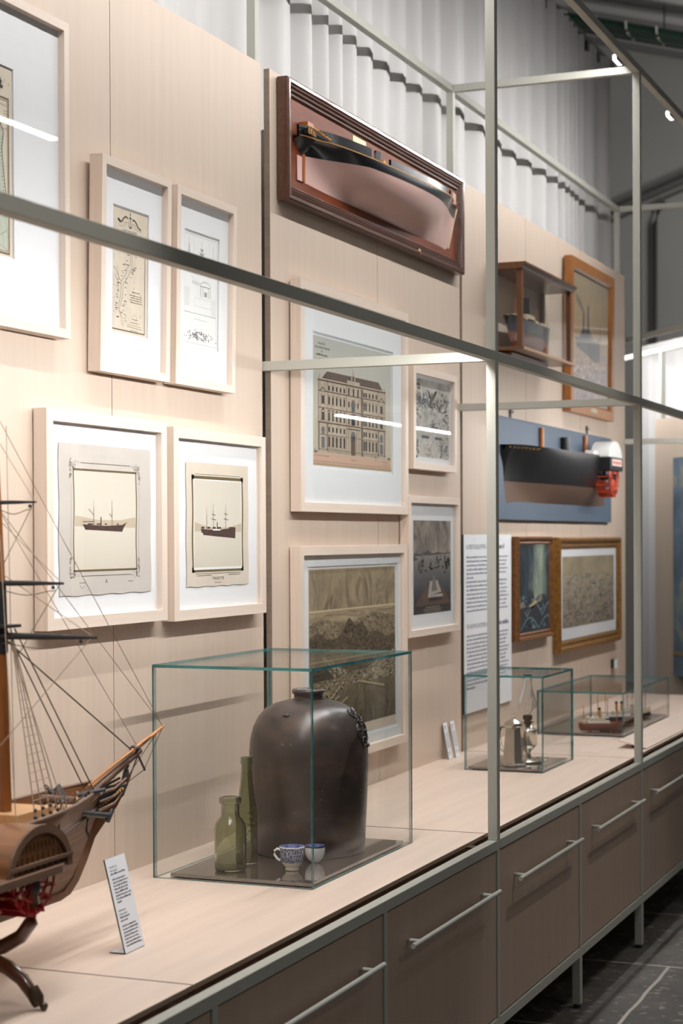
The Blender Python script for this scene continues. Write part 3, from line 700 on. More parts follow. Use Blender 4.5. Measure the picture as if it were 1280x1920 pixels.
# ---- palace facade drawing
def art_palace(A):
    st = M('palace_stone', S(180, 166, 146), 0.9, amt=0.10, scale=(30, 30, 30)); sh = M('palace_shadow', S(82, 69, 60), 0.9); rf = M('palace_roof', S(104, 88, 80), 0.9, amt=0.12, scale=(5, 60, 5))
    wn = M('palace_window', S(48, 45, 52), 0.9); gd = M('palace_ground', S(196, 164, 142), 0.9); bl = M('palace_glass', S(110, 112, 118), 0.9); dk = 'line_dk'
    sky = genmat('palace_sky', lambda nt: rampf(nt, math2(nt, 'ADD', math2(nt, 'MULTIPLY', sep(nt)[2], 0.7), math2(nt, 'MULTIPLY', noise(nt, (5, 5, 5)), 0.4)), [(0.25, S(188, 178, 158)), (0.6, S(194, 190, 176)), (0.9, S(180, 182, 174))]))
    A.rect(5.457, 6.207, 1.917, 2.354, sky, 0); A.rect(5.458, 6.2, 1.922, 1.959, gd, 1); A.rect(5.458, 6.2, 1.9305, 1.9315, dk, 2); A.rect(5.457, 6.205, 1.917, 1.926, M('palace_strip', S(172, 150, 120), 0.9), 2)
    L, Rr, B, T = 5.505, 6.140, 1.962, 2.212
    A.poly([(5.533, T), (5.583, 2.2405), (6.073, 2.2405), (6.115, T)], rf, 2); A.rect(L, Rr, B, T, st, 3)
    A.rect(L-0.006, Rr+0.006, T-0.003, T+0.002, st, 4); A.rect(L-0.004, Rr+0.004, T-0.0075, T-0.003, sh, 5)
    for z, h, ex in ((2.1695, 0.003, 0), (2.113, 0.0025, 0), (2.062, 0.004, 0.003), (2.022, 0.002, 0), (1.972, 0.002, 0)): A.rect(L-ex, Rr+ex, z, z+h, sh, 5); A.rect(L-ex, Rr+ex, z+h, z+h+0.002, st, 6)
    for y in (L, 5.588, 5.757, 5.900, 6.065, Rr-0.003): A.rect(y, y+0.003, B, T, sh, 6)
    A.rect(5.898, 5.918, B, T-0.01, M('palace_shade2', S(118, 102, 90), 0.9), 5)
    rows = [(2.176, 2.192), (2.128, 2.1545), (2.072, 2.101), (2.034, 2.051), (1.983, 2.014)]
    ys = [5.594+k*0.0345 for k in range(5)]+[5.941+k*0.034 for k in range(4)]+[5.922]
    for i, (a, b) in enumerate(rows):
        for y in ys:
            A.rect(y-0.003, y+0.0155, a-0.002, b+0.003, st, 6); A.rect(y, y+0.0125, a, b, wn, 7)
            if i in (1, 2): A.rect(y-0.003, y+0.016, b+0.003, b+0.0045, dk, 8)
            if i == 2: A.poly([(y-0.004, b+0.0045), (y+0.017, b+0.0045), (y+0.0065, b+0.0105)], sh, 8)
            if i == 4: A.disk(y+0.00625, b, 0.0063, wn, 7, 0.006)
    for k in range(9): A.rect(5.59, 5.755, 1.966+k*0.006, 1.967+k*0.006, sh, 6); A.rect(5.92, 6.065, 1.966+k*0.006, 1.967+k*0.006, sh, 6)
    for k in range(16):
        for y in (5.508, 5.578, 6.068, 6.128): A.rect(y, y+0.009, 1.97+k*0.0058, 1.973+k*0.0058, sh, 6)
    for y in (5.5465, 6.1015):   # end pavilions
        A.poly([(y-0.034, 2.169), (y+0.034, 2.169), (y, 2.186)], sh, 7); A.poly([(y-0.022, 2.171), (y+0.022, 2.171), (y, 2.182)], st, 8)
        for a, b in ((2.128, 2.155), (2.072, 2.10)): A.rect(y-0.009, y+0.009, a, b, wn, 7); A.rect(y-0.016, y-0.012, a-0.004, b+0.006, sh, 7); A.rect(y+0.012, y+0.016, a-0.004, b+0.006, sh, 7)
        A.poly([(y-0.016, 2.106), (y+0.016, 2.106), (y, 2.115)], sh, 8)
        A.rect(y-0.012, y+0.012, 1.98, 2.012, bl, 7); A.frame(y-0.014, y+0.014, 1.978, 2.014, 0.002, sh, 8); A.disk(y, 2.034, 0.013, bl, 7, 0.014); A.arc(y, 2.034, 0.015, 0, 180, 0.002, sh, 8)
        A.rect(y-0.03, y-0.027, T, T+0.013, sh, 4); A.rect(y+0.027, y+0.03, T, T+0.013, sh, 4)
    # centre block
    for y in (5.775, 5.82, 5.862): A.rect(y, y+0.011, 2.172, 2.194, wn, 7); A.disk(y+0.0055, 2.194, 0.0055, wn, 7)
    A.rect(5.805, 5.840, 2.115, 2.135, bl, 7); A.disk(5.8225, 2.135, 0.0175, bl, 7, 0.018); A.arc(5.8225, 2.135, 0.021, 0, 180, 0.003, sh, 8); A.rect(5.805, 5.84, 2.068, 2.108, wn, 7)
    for y in (5.776, 5.862): A.disk(y+0.005, 2.14, 0.006, wn, 7, 0.012); A.rect(y, y+0.011, 2.07, 2.095, wn, 7)
    for y in (5.77, 5.793, 5.845, 5.868): A.rect(y, y+0.007, 1.966, 2.05, st, 8); A.rect(y+0.007, y+0.010, 1.966, 2.05, sh, 8)
    A.rect(5.803, 5.842, 1.962, 2.03, M('palace_door', S(98, 84, 68), 0.9), 7); A.disk(5.8225, 2.03, 0.019, bl, 7, 0.018)
    A.rect(5.765, 5.89, 2.052, 2.056, sh, 8)
    A.rect(5.765, 5.885, T, T+0.014, st, 5); A.rect(5.765, 5.885, T+0.013, T+0.015, sh, 6); A.poly([(5.80, T+0.014), (5.845, T+0.014), (5.84, T+0.03), (5.823, T+0.043), (5.806, T+0.03)], st, 6); A.line((5.823, T+0.04), (5.823, T+0.055), 0.003, sh, 7); A.disk(5.823, T+0.022, 0.009, sh, 7)
    for k in range(9): A.rect(5.47+k*0.003, 5.4715+k*0.003, 1.959, 1.966+0.006*(k % 3 == 0), dk, 5); A.rect(6.165+k*0.003, 6.1665+k*0.003, 1.959, 1.966+0.005*(k % 3 == 1), dk, 5)
    A.rect(6.04, 6.042, 1.945, 1.968, dk, 9); A.rect(6.034, 6.048, 1.964, 1.967, dk, 9)
    A.text('PALAZZO', 5.538, 2.327, 0.0075, dk, 3, 'c', 0.066); A.text("DELL'AMMINISTRAZIONE", 5.543, 2.313, 0.007, dk, 3, 'c', 0.13); A.text('DEL', 5.54, 2.303, 0.004, dk, 3, 'c', 0.018); A.words(5.49, 5.59, 2.289, 0.008, dk, 12, 3); A.words(5.515, 5.57, 2.276, 0.005, dk, 13)
    A.pline([(5.80+0.004*k, 1.9445+0.0025*math.sin(k*2.3)) for k in range(14)], 0.0009, dk, 3); A.words(6.10, 6.165, 1.948, 0.003, 'line_br', 15, 3); A.words(6.12, 6.18, 1.938, 0.003, 'line_br', 16); A.words(5.47, 5.60, 1.949, 0.003, 'line_br', 17)
picture('framed_drawing', 'large pale framed drawing of a long palace facade, below the half hull', 5.2905, 6.31, 1.7575, 2.519, 0.031, art_palace, mount='mat_grey', win=(5.452, 6.214, 1.906, 2.3655), lean=0.003)

# ---- engraved panorama below it
def art_land(A):
    def pal(nt, lo, hi, sc, dist=2.0, loc=(0, 0, 0), st=(9, 9, 9), a=0.36, b=0.64):
        return rampf(nt, noise(nt, st, sc, 10, 0.72, dist=dist, loc=loc), [(a, lo), (b, hi)])
    sky = genmat('engraved_sky', lambda nt: mix(nt, rampf(nt, noise(nt, (1, 5, 2.6), 1.4, 8, 0.65, dist=1.6), [(0.40, (0, 0, 0)), (0.66, (1, 1, 1))]), S(164, 148, 120), rampf(nt, sep(nt)[2], [(0.6, S(74, 65, 54)), (1.0, S(128, 114, 90))])))
    A.rect(5.414, 6.245, 0.97, 1.567, 'pap_cream', 0)
    A.rect(5.420, 6.238, 1.005, 1.563, sky, 1)
    hz = genmat('engraved_sea', lambda nt: pal(nt, S(120, 106, 84), S(182, 166, 134), 1.0, 0.5, st=(2, 4, 40)))
    A.rect(5.420, 6.238, 1.28, 1.425, hz, 2); A.rect(5.420, 6.238, 1.418, 1.424, M('engraved_horizon', S(196, 178, 146), 0.9), 3)
    far = genmat('engraved_far', lambda nt: pal(nt, S(72, 62, 50), S(160, 144, 114), 1.2, 1.5, st=(9, 14, 26)))
    rnd = random.Random(11)
    def ridge(y0, y1, n, zf, rg):
        return [(y0+(y1-y0)*k/n, zf((k/n))+rnd.uniform(-rg, rg)) for k in range(n+1)]
    A.poly([(5.42, 1.30)]+ridge(5.42, 6.238, 40, lambda t: 1.375+0.018*t+0.012*math.sin(t*11), 0.004)+[(6.238, 1.30)], far, 3)
    mt = genmat('engraved_hills', lambda nt: pal(nt, S(24, 20, 17), S(122, 106, 84), 1.3, 3.0, st=(8, 10, 22)))
    A.poly([(5.42, 1.20)]+ridge(5.42, 6.238, 50, lambda t: 1.335+0.050*math.exp(-((t-0.45)/0.07)**2)+0.060*math.exp(-((t-0.58)/0.06)**2)-0.02*t+0.012*math.sin(t*19), 0.003)+[(6.238, 1.20)], mt, 4)
    town = genmat('engraved_town', lambda nt: pal(nt, S(50, 43, 36), S(188, 172, 142), 5.0, 1.0, st=(9, 9, 14), a=0.45, b=0.57))
    A.poly([(5.42, 1.13)]+ridge(5.42, 6.238, 30, lambda t: 1.235+0.035*math.sin(t*7+1.0)-0.02*t, 0.006)+[(6.238, 1.13)], town, 5)
    dkh = genmat('engraved_dark_hill', lambda nt: pal(nt, S(26, 22, 18), S(96, 82, 64), 3.0, 2.0, st=(9, 9, 9)))
    A.poly([(5.42, 1.16), (5.42, 1.335), (5.46, 1.32), (5.52, 1.27), (5.58, 1.22), (5.66, 1.175), (5.72, 1.15)], dkh, 6)
    wat = genmat('engraved_harbour', lambda nt: mix(nt, 0.55, pal(nt, S(58, 50, 42), S(150, 136, 108), 1.4, 1.0, st=(3, 16, 6)), rampf(nt, sep(nt)[2], [(0.0, S(52, 46, 38)), (0.35, S(124, 110, 88))])))
    A.rect(5.42, 6.238, 1.005, 1.155, wat, 5.5)
    ctn = genmat('engraved_quays', lambda nt: pal(nt, S(56, 48, 40), S(172, 156, 124), 6.0, 0.4, st=(9, 8, 18), a=0.42, b=0.58))
    A.poly([(5.42, 1.06), (5.62, 1.125), (5.80, 1.165), (5.80, 1.19), (5.42, 1.18)], ctn, 7)
    q = M('engraved_quay', S(178, 160, 126), 0.9); d = M('engraved_ink', S(40, 34, 28), 0.9)
    for a, b in (((5.44, 1.055), (5.68, 1.12)), ((5.48, 1.035), (5.76, 1.11)), ((5.55, 1.10), (5.66, 1.135)), ((5.86, 1.16), (6.12, 1.125)), ((5.88, 1.155), (5.87, 1.115)), ((5.70, 1.095), (5.73, 1.06))):
        A.line(a, b, 0.007, q, 8); A.line((a[0], a[1]-0.005), (b[0], b[1]-0.005), 0.003, d, 9)
    for k in range(60):
        y, z = rnd.uniform(5.75, 6.2), rnd.uniform(1.03, 1.13); A.rect(y-0.006, y+0.006, z, z+0.002, d, 10); A.rect(y, y+0.001, z, z+0.02, q if k % 2 else d, 10)
    for k in range(50): y = rnd.uniform(5.43, 5.72); z = 1.06+(y-5.43)*0.22+rnd.uniform(-0.02, 0.07); A.rect(y, y+0.014, z, z+0.007, rnd.choice((q, d)), 10)
picture('framed_engraving', 'large pale framed brown birdseye engraving of a harbour city and mountains, behind the jar', 5.283, 6.295, 0.897, 1.6435, 0.031, art_land, mount='mat_grey', win=(5.406, 6.258, 0.962, 1.574))

# ---- small prints
def art_eagle(A):
    bg = genmat('wash_ground', lambda nt: rampf(nt, noise(nt, (6, 6, 6), 1.2, 8, 0.65, dist=1.0), [(0.35, S(166, 166, 160)), (0.55, S(206, 202, 192)), (0.7, S(214, 208, 198))]))
    A.rect(6.462, 6.872, 1.988, 2.2925, bg, 0)
    inks = [M('wash_%d' % i, c, 0.9) for i, c in enumerate((S(96, 100, 104), S(128, 134, 138), S(150, 130, 108), S(84, 78, 70), S(140, 150, 160)))]
    rnd = random.Random(21)
    def scat(n, y, z, sy, sz, r, ms, l=1):
        for k in range(n): A.disk(y+rnd.gauss(0, sy), z+rnd.gauss(0, sz), rnd.uniform(0.3, 1)*r, ms[rnd.randrange(len(ms))], l, rnd.uniform(0.3, 1.2)*r*0.6, 7)
    scat(60, 6.50, 2.19, 0.02, 0.05, 0.010, inks); scat(50, 6.56, 2.21, 0.04, 0.012, 0.012, inks[1:2]+inks[4:]); scat(70, 6.75, 2.205, 0.05, 0.014, 0.012, inks[1:])
    scat(60, 6.83, 2.17, 0.02, 0.05, 0.010, inks); scat(40, 6.70, 2.11, 0.03, 0.01, 0.010, inks[:2]); scat(50, 6.78, 2.03, 0.015, 0.02, 0.008, inks[:2]); scat(40, 6.49, 2.02, 0.015, 0.02, 0.008, inks)
    scat(40, 6.63, 2.02, 0.02, 0.012, 0.006, inks[2:3]+inks[1:2]); scat(40, 6.84, 2.03, 0.012, 0.025, 0.007, inks)
    for k in range(7): a = R(200-k*37); A.line((6.505, 2.268), (6.505+0.03*math.cos(a), 2.268+0.016*math.sin(a)), 0.006, inks[0], 2, 0.001)
    A.line((6.505, 2.268), (6.50, 2.20), 0.006, inks[2], 2)
    b = 6.664; A.poly([(b-0.06, 2.257), (b-0.03, 2.247), (b-0.006, 2.225), (b+0.008, 2.212), (b, 2.20), (b-0.02, 2.222)], inks[3], 3); A.poly([(b+0.07, 2.258), (b+0.035, 2.255), (b+0.008, 2.228), (b+0.004, 2.212), (b+0.03, 2.228)], inks[3], 3)
    A.poly([(b-0.006, 2.235), (b+0.008, 2.235), (b+0.010, 2.195), (b-0.008, 2.195)], inks[2], 4); A.disk(b+0.002, 2.24, 0.006, inks[3], 4); scat(30, b, 2.197, 0.025, 0.006, 0.010, inks[:1], 3)
    for r in (0.05, 0.06, 0.085): A.arc(b, 2.115, r*1.1, 20, 160, 0.002, inks[1+(r > 0.06)], 2, r)
    A.rect(6.545, 6.63, 2.062, 2.073, inks[0], 3); A.rect(6.70, 6.79, 2.062, 2.073, inks[0], 3); A.rect(6.675, 6.682, 2.105, 2.128, inks[3], 3); A.poly([(6.67, 2.105), (6.74, 2.103), (6.73, 2.095), (6.68, 2.096)], inks[0], 3)
    for k in range(24): y = rnd.uniform(6.48, 6.86); A.line((y, rnd.uniform(2.0, 2.16)), (y+rnd.uniform(-0.005, 0.005), rnd.uniform(2.0, 2.16)), 0.0012, inks[1], 2)
picture('framed_print', 'small pale framed grey watercolour with an eagle and palms, beside the palace drawing', 6.371, 6.89, 1.9345, 2.330, 0.027, art_eagle, win=(6.452, 6.882, 1.981, 2.298), lean=0.004)
def art_harb(A):
    sky = genmat('storm_sky_wash', lambda nt: rampf(nt, math2(nt, 'ADD', math2(nt, 'MULTIPLY', sep(nt)[2], -0.25), noise(nt, (1, 3, 2.2), 1.4, 7, 0.6, dist=0.8)), [(0.12, S(88, 80, 74)), (0.32, S(146, 136, 126)), (0.5, S(176, 166, 154))]))
    A.rect(6.432, 6.880, 1.371, 1.7375, sky, 0)
    sea = genmat('harbour_water', lambda nt: rampf(nt, math2(nt, 'ADD', sep(nt)[2], math2(nt, 'MULTIPLY', noise(nt, (2, 6, 30)), 0.12)), [(0.10, S(52, 44, 42)), (0.30, S(74, 74, 80)), (0.5, S(112, 110, 110)), (0.72, S(150, 144, 136))]))
    A.rect(6.432, 6.880, 1.371, 1.605, sea, 1)
    d = M('harbour_hill', S(78, 72, 68), 0.9); d2 = M('harbour_peak', S(120, 112, 106), 0.9); bo = M('harbour_boat', S(44, 40, 40), 0.9); sl = M('harbour_sail', S(126, 116, 108), 0.9)
    A.poly([(6.43, 1.60), (6.47, 1.625), (6.52, 1.662), (6.55, 1.648), (6.60, 1.62), (6.65, 1.60)], d2, 1)
    A.poly([(6.432, 1.602), (6.46, 1.61), (6.50, 1.604), (6.56, 1.612), (6.60, 1.621), (6.65, 1.606), (6.72, 1.612), (6.78, 1.608), (6.88, 1.611), (6.88, 1.606), (6.80, 1.603), (6.432, 1.597)], d, 2)
    A.poly([(6.432, 1.60), (6.45, 1.594), (6.49, 1.585), (6.432, 1.578)], d, 3)
    rnd = random.Random(5)
    for k in range(26):
        y, z = rnd.uniform(6.47, 6.87), rnd.gauss(1.550, 0.012); A.poly([(y-0.014, z+0.004), (y+0.014, z+0.004), (y+0.010, z-0.003), (y-0.010, z-0.003)], bo, 3); A.rect(y-0.001, y+0.001, z, z+0.034, bo, 3); A.rect(y-0.008, y+0.007, z+0.008, z+0.026, rnd.choice((sl, bo)), 4)
    bk = M('harbour_deck', S(96, 72, 58), 0.9, amt=0.2, scale=(9, 60, 20)); lt = M('harbour_white', S(176, 168, 160), 0.9); dk2 = M('harbour_front', S(48, 38, 34), 0.9)
    A.poly([(6.44, 1.40), (6.60, 1.492), (6.72, 1.498), (6.86, 1.42), (6.876, 1.40)], bk, 5); A.poly([(6.60, 1.44), (6.62, 1.497), (6.715, 1.499), (6.76, 1.452)], lt, 6); A.poly([(6.64, 1.455), (6.655, 1.517), (6.68, 1.519), (6.71, 1.458)], sl, 7)
    A.rect(6.60, 6.775, 1.432, 1.444, lt, 7); A.rect(6.61, 6.77, 1.418, 1.432, dk2, 8)
    for k in range(16): y = 6.46+k*0.026; A.rect(y, y+0.004, 1.405, 1.43+0.02*math.sin(k), dk2, 8)
    A.rect(6.432, 6.88, 1.371, 1.402, dk2, 8)
    wt = M('harbour_caption', S(170, 158, 148), 0.9); A.words(6.57, 6.74, 1.392, 0.005, wt, 3, 9); A.words(6.55, 6.76, 1.384, 0.005, wt, 4); A.words(6.55, 6.75, 1.376, 0.005, wt, 6)
picture('framed_print', 'pale framed dark lithograph of a ship bow and boats in a bay', 6.316, 6.9325, 1.2875, 1.8305, 0.027, art_harb)

# ---- gilt frames, oak frame
MAT['gilt'] = M('gilt_wood', S(132, 92, 40), 0.38, 0.35, amt=0.30, scale=(30, 12, 30), nscale=2, bump=0.1)
MAT['bronze_gilt'] = M('bronze_gilt_wood', S(122, 80, 42), 0.4, 0.3, amt=0.30, scale=(30, 12, 30), nscale=2, bump=0.1)
MAT['oak'] = M('oak_frame', S(152, 94, 36), 0.4, amt=0.22, scale=(30, 30, 4), nscale=2, coat=0.2)
def art_storm(A):
    sky = genmat('storm_sky', lambda nt: mix(nt, rampf(nt, math2(nt, 'ADD', math2(nt, 'MULTIPLY', math2(nt, 'ABSOLUTE', math2(nt, 'SUBTRACT', sep(nt)[1], 0.70), 0), -1.3), noise(nt, (1, 4, 1.6), 1.3, 6, 0.6, dist=0.8, loc=(0, 0.2, 0.5))), [(0.12, (0, 0, 0)), (0.62, (1, 1, 1))]), rampf(nt, noise(nt, (1, 5, 2), 1.2), [(0.35, S(28, 35, 42)), (0.65, S(56, 68, 76))]), S(140, 150, 134)))
    A.rect(7.828, 8.366, 1.205, 1.654, sky, 0)
    wv = genmat('storm_waves', lambda nt: rampf(nt, noise(nt, (3, 5, 8), 1.2, 5, 0.55, dist=2.0), [(0.36, S(22, 26, 30)), (0.55, S(48, 60, 68)), (0.70, S(118, 132, 134))]))
    fo = M('storm_foam', S(92, 106, 110), 0.9); dkw = M('storm_deep', S(28, 33, 38), 0.9)
    def wave(y0, y1, z, a, f, ph, m, l, zb):
        pts = [(y0+(y1-y0)*k/40, z+a*abs(math.sin(f*k/40+ph))) for k in range(41)]; A.poly([(y0, zb)]+pts+[(y1, zb)], m, l); return pts
    wave(7.828, 8.366, 1.352, 0.045, 5.5, 0.5, wv, 1, 1.207); p = wave(7.828, 8.366, 1.295, 0.06, 6.5, 1.2, dkw, 4, 1.207); A.pline(p, 0.009, fo, 5)
    p = wave(7.828, 8.366, 1.235, 0.055, 5.5, 2.6, wv, 6, 1.207); A.pline(p, 0.007, fo, 7); wave(7.828, 8.366, 1.215, 0.03, 4, 0.3, dkw, 8, 1.207)
    bt = M('storm_boat', S(40, 36, 34), 0.9); br = M('storm_raft', S(170, 152, 116), 0.9); tn = M('storm_sail', S(112, 104, 98), 0.9)
    A.poly([(8.02, 1.345), (8.14, 1.372), (8.16, 1.355), (8.06, 1.33)], br, 9); A.poly([(8.03, 1.338), (8.16, 1.357), (8.15, 1.335), (8.06, 1.325)], bt, 9)
    A.poly([(7.875, 1.335), (7.96, 1.345), (7.955, 1.322), (7.895, 1.312)], bt, 9); A.poly([(7.87, 1.365), (7.93, 1.37), (7.96, 1.345), (7.875, 1.337)], tn, 9); A.poly([(8.22, 1.36), (8.30, 1.395), (8.31, 1.37), (8.26, 1.35)], bt, 9); A.poly([(8.14, 1.365), (8.24, 1.40), (8.25, 1.362), (8.16, 1.358)], tn, 9)
    A.poly([(8.05, 1.385), (8.09, 1.425), (8.11, 1.375)], bt, 9)
gp = lambda D, mw: [(0, 0), (0, D*0.75), (mw*0.15, D), (mw*0.35, D*0.95), (mw*0.5, D*0.6), (mw*0.75, D*0.72), (mw, D*0.45), (mw, 0.004)]
picture('framed_painting', 'narrow gilt framed dark storm painting with boats on waves, right of the text board', 7.778, 8.376, 1.188, 1.6725, 0.042, art_storm, mount=None, fmat=('bronze_gilt', 'bronze_gilt'), profile=gp(0.036, 0.042), glaze=False, front=0.040, lean=0.0)
def art_gold(A):
    g = genmat('panorama_ground', lambda nt: rampf(nt, math2(nt, 'ADD', noise(nt, (3, 16, 9), 1.4, 10, 0.75, dist=1.5), math2(nt, 'MULTIPLY', sep(nt)[2], 0.12)), [(0.40, S(92, 82, 70)), (0.55, S(150, 134, 114)), (0.70, S(188, 172, 146))]))
    A.rect(8.618, 9.712, 1.208, 1.570, g, 0)
    s = genmat('panorama_sky', lambda nt: rampf(nt, noise(nt, (2, 5, 3)), [(0.35, S(148, 132, 104)), (0.65, S(170, 154, 124))]))
    A.rect(8.618, 9.712, 1.475, 1.570, s, 1)
    dk = M('panorama_ink', S(66, 56, 46), 0.9); rnd = random.Random(31)
    for k in range(170):
        y, z = rnd.uniform(8.62, 9.70), rnd.uniform(1.215, 1.475); L = rnd.uniform(0.02, 0.09); a = R(rnd.choice((-14, 10, 24, 32)))
        A.line((y, z), (min(9.71, y+L*math.cos(a)), min(1.475, z+L*math.sin(a)*0.5)), rnd.uniform(0.002, 0.006), dk if k % 3 else s, 2)
picture('framed_print', 'wide gilt framed brown panorama print with white mount at the far end of the wall', 8.492, 9.795, 1.0895, 1.668, 0.062, art_gold, fmat=('gilt', 'gilt'), profile=gp(0.040, 0.062), front=0.044)
def art_oak(A):
    bgf = genmat('steamer_canvas', lambda nt: rampf(nt, math2(nt, 'ADD', math2(nt, 'MULTIPLY', sep(nt)[2], 0.55), math2(nt, 'MULTIPLY', noise(nt, (5, 9, 7), 1.2, 9, 0.7, dist=0.6), 0.75)), [(0.30, S(150, 126, 112)), (0.48, S(140, 130, 132)), (0.60, S(178, 150, 122)), (0.78, S(170, 146, 110)), (0.98, S(146, 136, 124))]))
    A.rect(8.80, 9.63, 2.365, 3.05, bgf, 0)
    sh = M('steamer_hull', S(84, 82, 88), 0.9, amt=0.2, scale=(20, 20, 20)); sm = M('steamer_smoke', S(120, 106, 92), 0.9); wv = M('steamer_foam', S(190, 166, 150), 0.9)
    A.poly([(8.86, 2.70), (9.0, 2.705), (9.30, 2.715), (9.40, 2.745), (9.38, 2.62), (9.30, 2.60), (8.90, 2.655)], sh, 2)
    A.poly([(8.95, 2.70), (9.0, 2.745), (9.16, 2.765), (9.24, 2.715)], sh, 3)
    for y, h in ((9.035, 0.11), (9.13, 0.16)): A.poly([(y-0.02, 2.73), (y+0.025, 2.73), (y+0.018, 2.73+h), (y-0.012, 2.73+h)], sh, 3)
    A.rect(9.385, 9.395, 2.74, 2.82, sh, 3); A.poly([(9.02, 2.84), (9.05, 2.84), (8.98, 2.90), (8.86, 2.93), (8.90, 2.88)], sm, 1)
    rnd = random.Random(6)
    for k in range(90): A.disk(9.1+rnd.uniform(-0.26, 0.42), 2.50+rnd.uniform(-0.10, 0.12), rnd.uniform(0.008, 0.03), rnd.choice((wv, wv, sh)), 1, rnd.uniform(0.004, 0.014), 8)
op = lambda D, mw: [(0, 0), (0, D), (mw*0.8, D), (mw, D*0.7), (mw, 0.004)]
t, yc, z0 = picture('framed_painting', 'tall oak framed painting of a dark steamer in spray, upper far end', 8.702, 9.618, 2.3055, 3.0935, 0.062, art_oak, mount=None, fmat=('oak', 'oak'), profile=op(0.04, 0.062), front=0.046, lean=0.010)
m = MB(); m.lathe([(0.0, 0.0015), (0.9, 0.0012), (1.0, 0)], (0, 0, 0), M('brass_plate', S(190, 178, 150), 0.35, 0.6), 24, 'x')
o = m.build('name_plate', t); o.scale = (1, 0.075, 0.016); o.location = (0.0405, 9.19-yc, 2.335-z0)

# ================================================================== HULL LOFTING
def cr(a, b, c, d, t):
    return tuple(0.5*((2*q)+(-p+r)*t+(2*p-5*q+4*r-s)*t*t+(-p+3*q-3*r+s)*t**3) for p, q, r, s in zip(a, b, c, d))
def stations(st, n):
    out = []
    for i in range(len(st)-1):
        a = st[max(i-1, 0)]; d = st[min(i+2, len(st)-1)]
        for k in range(n): out.append(cr(a, st[i], st[i+1], d, k/n))
    out.append(st[-1]); return out
def hull_b(B, s, e, h): return max(0.0, B)*(1-(1-min(1, max(0, s))**max(0.3, h))**max(0.3, e))
def hull_part(m, sts, s_lo, s_hi, x0, side, mat, n=10):
    """skin between two height fractions (functions of the station), one side of the hull"""
    rows = []
    for st in sts:
        y, zk, zs, B, e, h = st; a, b = s_lo(st), s_hi(st); row = []
        for k in range(n+1):
            s = a+(b-a)*k/n; row.append((x0+side*hull_b(B, s, e, h), y, zk+(zs-zk)*s))
        rows.append(row)
    m.grid(rows, mat, True, flip=(side < 0))

# ------------------------------------------------------------------ large half hull on a mahogany board
MAT['mahog'] = M('mahogany_board', S(116, 56, 29), 0.5, amt=0.22, scale=(20, 2.5, 20), nscale=2.5, coat=0.0, spec=0.25)
MAT['mahog_dark'] = M('mahogany_frame', S(86, 52, 36), 0.32, amt=0.25, scale=(20, 3, 20), nscale=3, coat=0.35, bump=0.10)
MAT['hull_black'] = M('hull_black_gloss', (0.012, 0.014, 0.017), 0.25, amt=0.3, scale=(8, 8, 8), coat=0.25, bump=0.03)
MAT['hull_pink'] = M('hull_dusty_pink', S(220, 182, 173), 0.32, amt=0.06, scale=(3, 3, 10), coat=0.25)
MAT['gold_paint'] = M('gold_paint', S(188, 134, 62), 0.4, 0.4)
MAT['copper_wood'] = M('polished_wood', S(168, 96, 44), 0.35, amt=0.15, scale=(20, 20, 20))
mp = [(0, 0), (0, 0.036), (0.006, 0.041), (0.016, 0.041), (0.018, 0.035), (0.026, 0.038), (0.028, 0.030), (0.038, 0.033), (0.040, 0.024), (0.050, 0.026), (0.056, 0.016), (0.056, 0.004)]
t1, yc, z0 = picture('half_hull_model', 'large black and pink half hull ship model on a mahogany framed board', 5.161, 6.945, 2.751, 3.144, 0.056, None, front=0.045, meas=0.07, lean=0.0, mount=None, fmat=('mahog_dark', 'mahog_dark'), profile=mp, glaze=False, cat='ship model')
ORG = (0.004, yc, z0)
m = MB(ORG); m.box(0.008, 0.020, 5.23, 7.03, 2.78, 3.15, 'mahog'); bd = m.build('board', t1)
X0 = 0.0205
hs = [(5.385, 2.850, 2.985, 0.050, 0.55, 2.6), (5.47, 2.848, 2.984, 0.082, 0.8, 2.2), (5.60, 2.846, 2.983, 0.105, 1.3, 1.7), (5.80, 2.846, 2.985, 0.122, 2.2, 1.15), (6.10, 2.846, 2.992, 0.128, 2.6, 1.0), (6.40, 2.846, 3.004, 0.120, 2.0, 1.0), (6.62, 2.846, 3.018, 0.095, 1.2, 1.0), (6.76, 2.846, 3.030, 0.062, 0.9, 1.0), (6.85, 2.847, 3.040, 0.032, 0.8, 1.0), (6.90, 2.90, 3.046, 0.017, 0.8, 1.0), (6.95, 2.985, 3.050, 0.010, 0.8, 1.0), (6.985, 3.03, 3.054, 0.003, 0.8, 1.0)]
H = stations(hs, 6)
def wl1(st): return min(1, max(0.0, (2.934+0.020*min(1, (st[0]-5.38)/0.35)+0.030*max(0, (st[0]-5.8)/1.1)-st[1])/(st[2]-st[1])))
one = lambda st: 1.0; zero = lambda st: 0.0
m = MB(ORG); hull_part(m, H, zero, wl1, X0, 1, 'hull_pink', 12); hl = m.build('lower_hull', t1)
m = MB(ORG); hull_part(m, H, wl1, one, X0, 1, 'hull_black', 8)
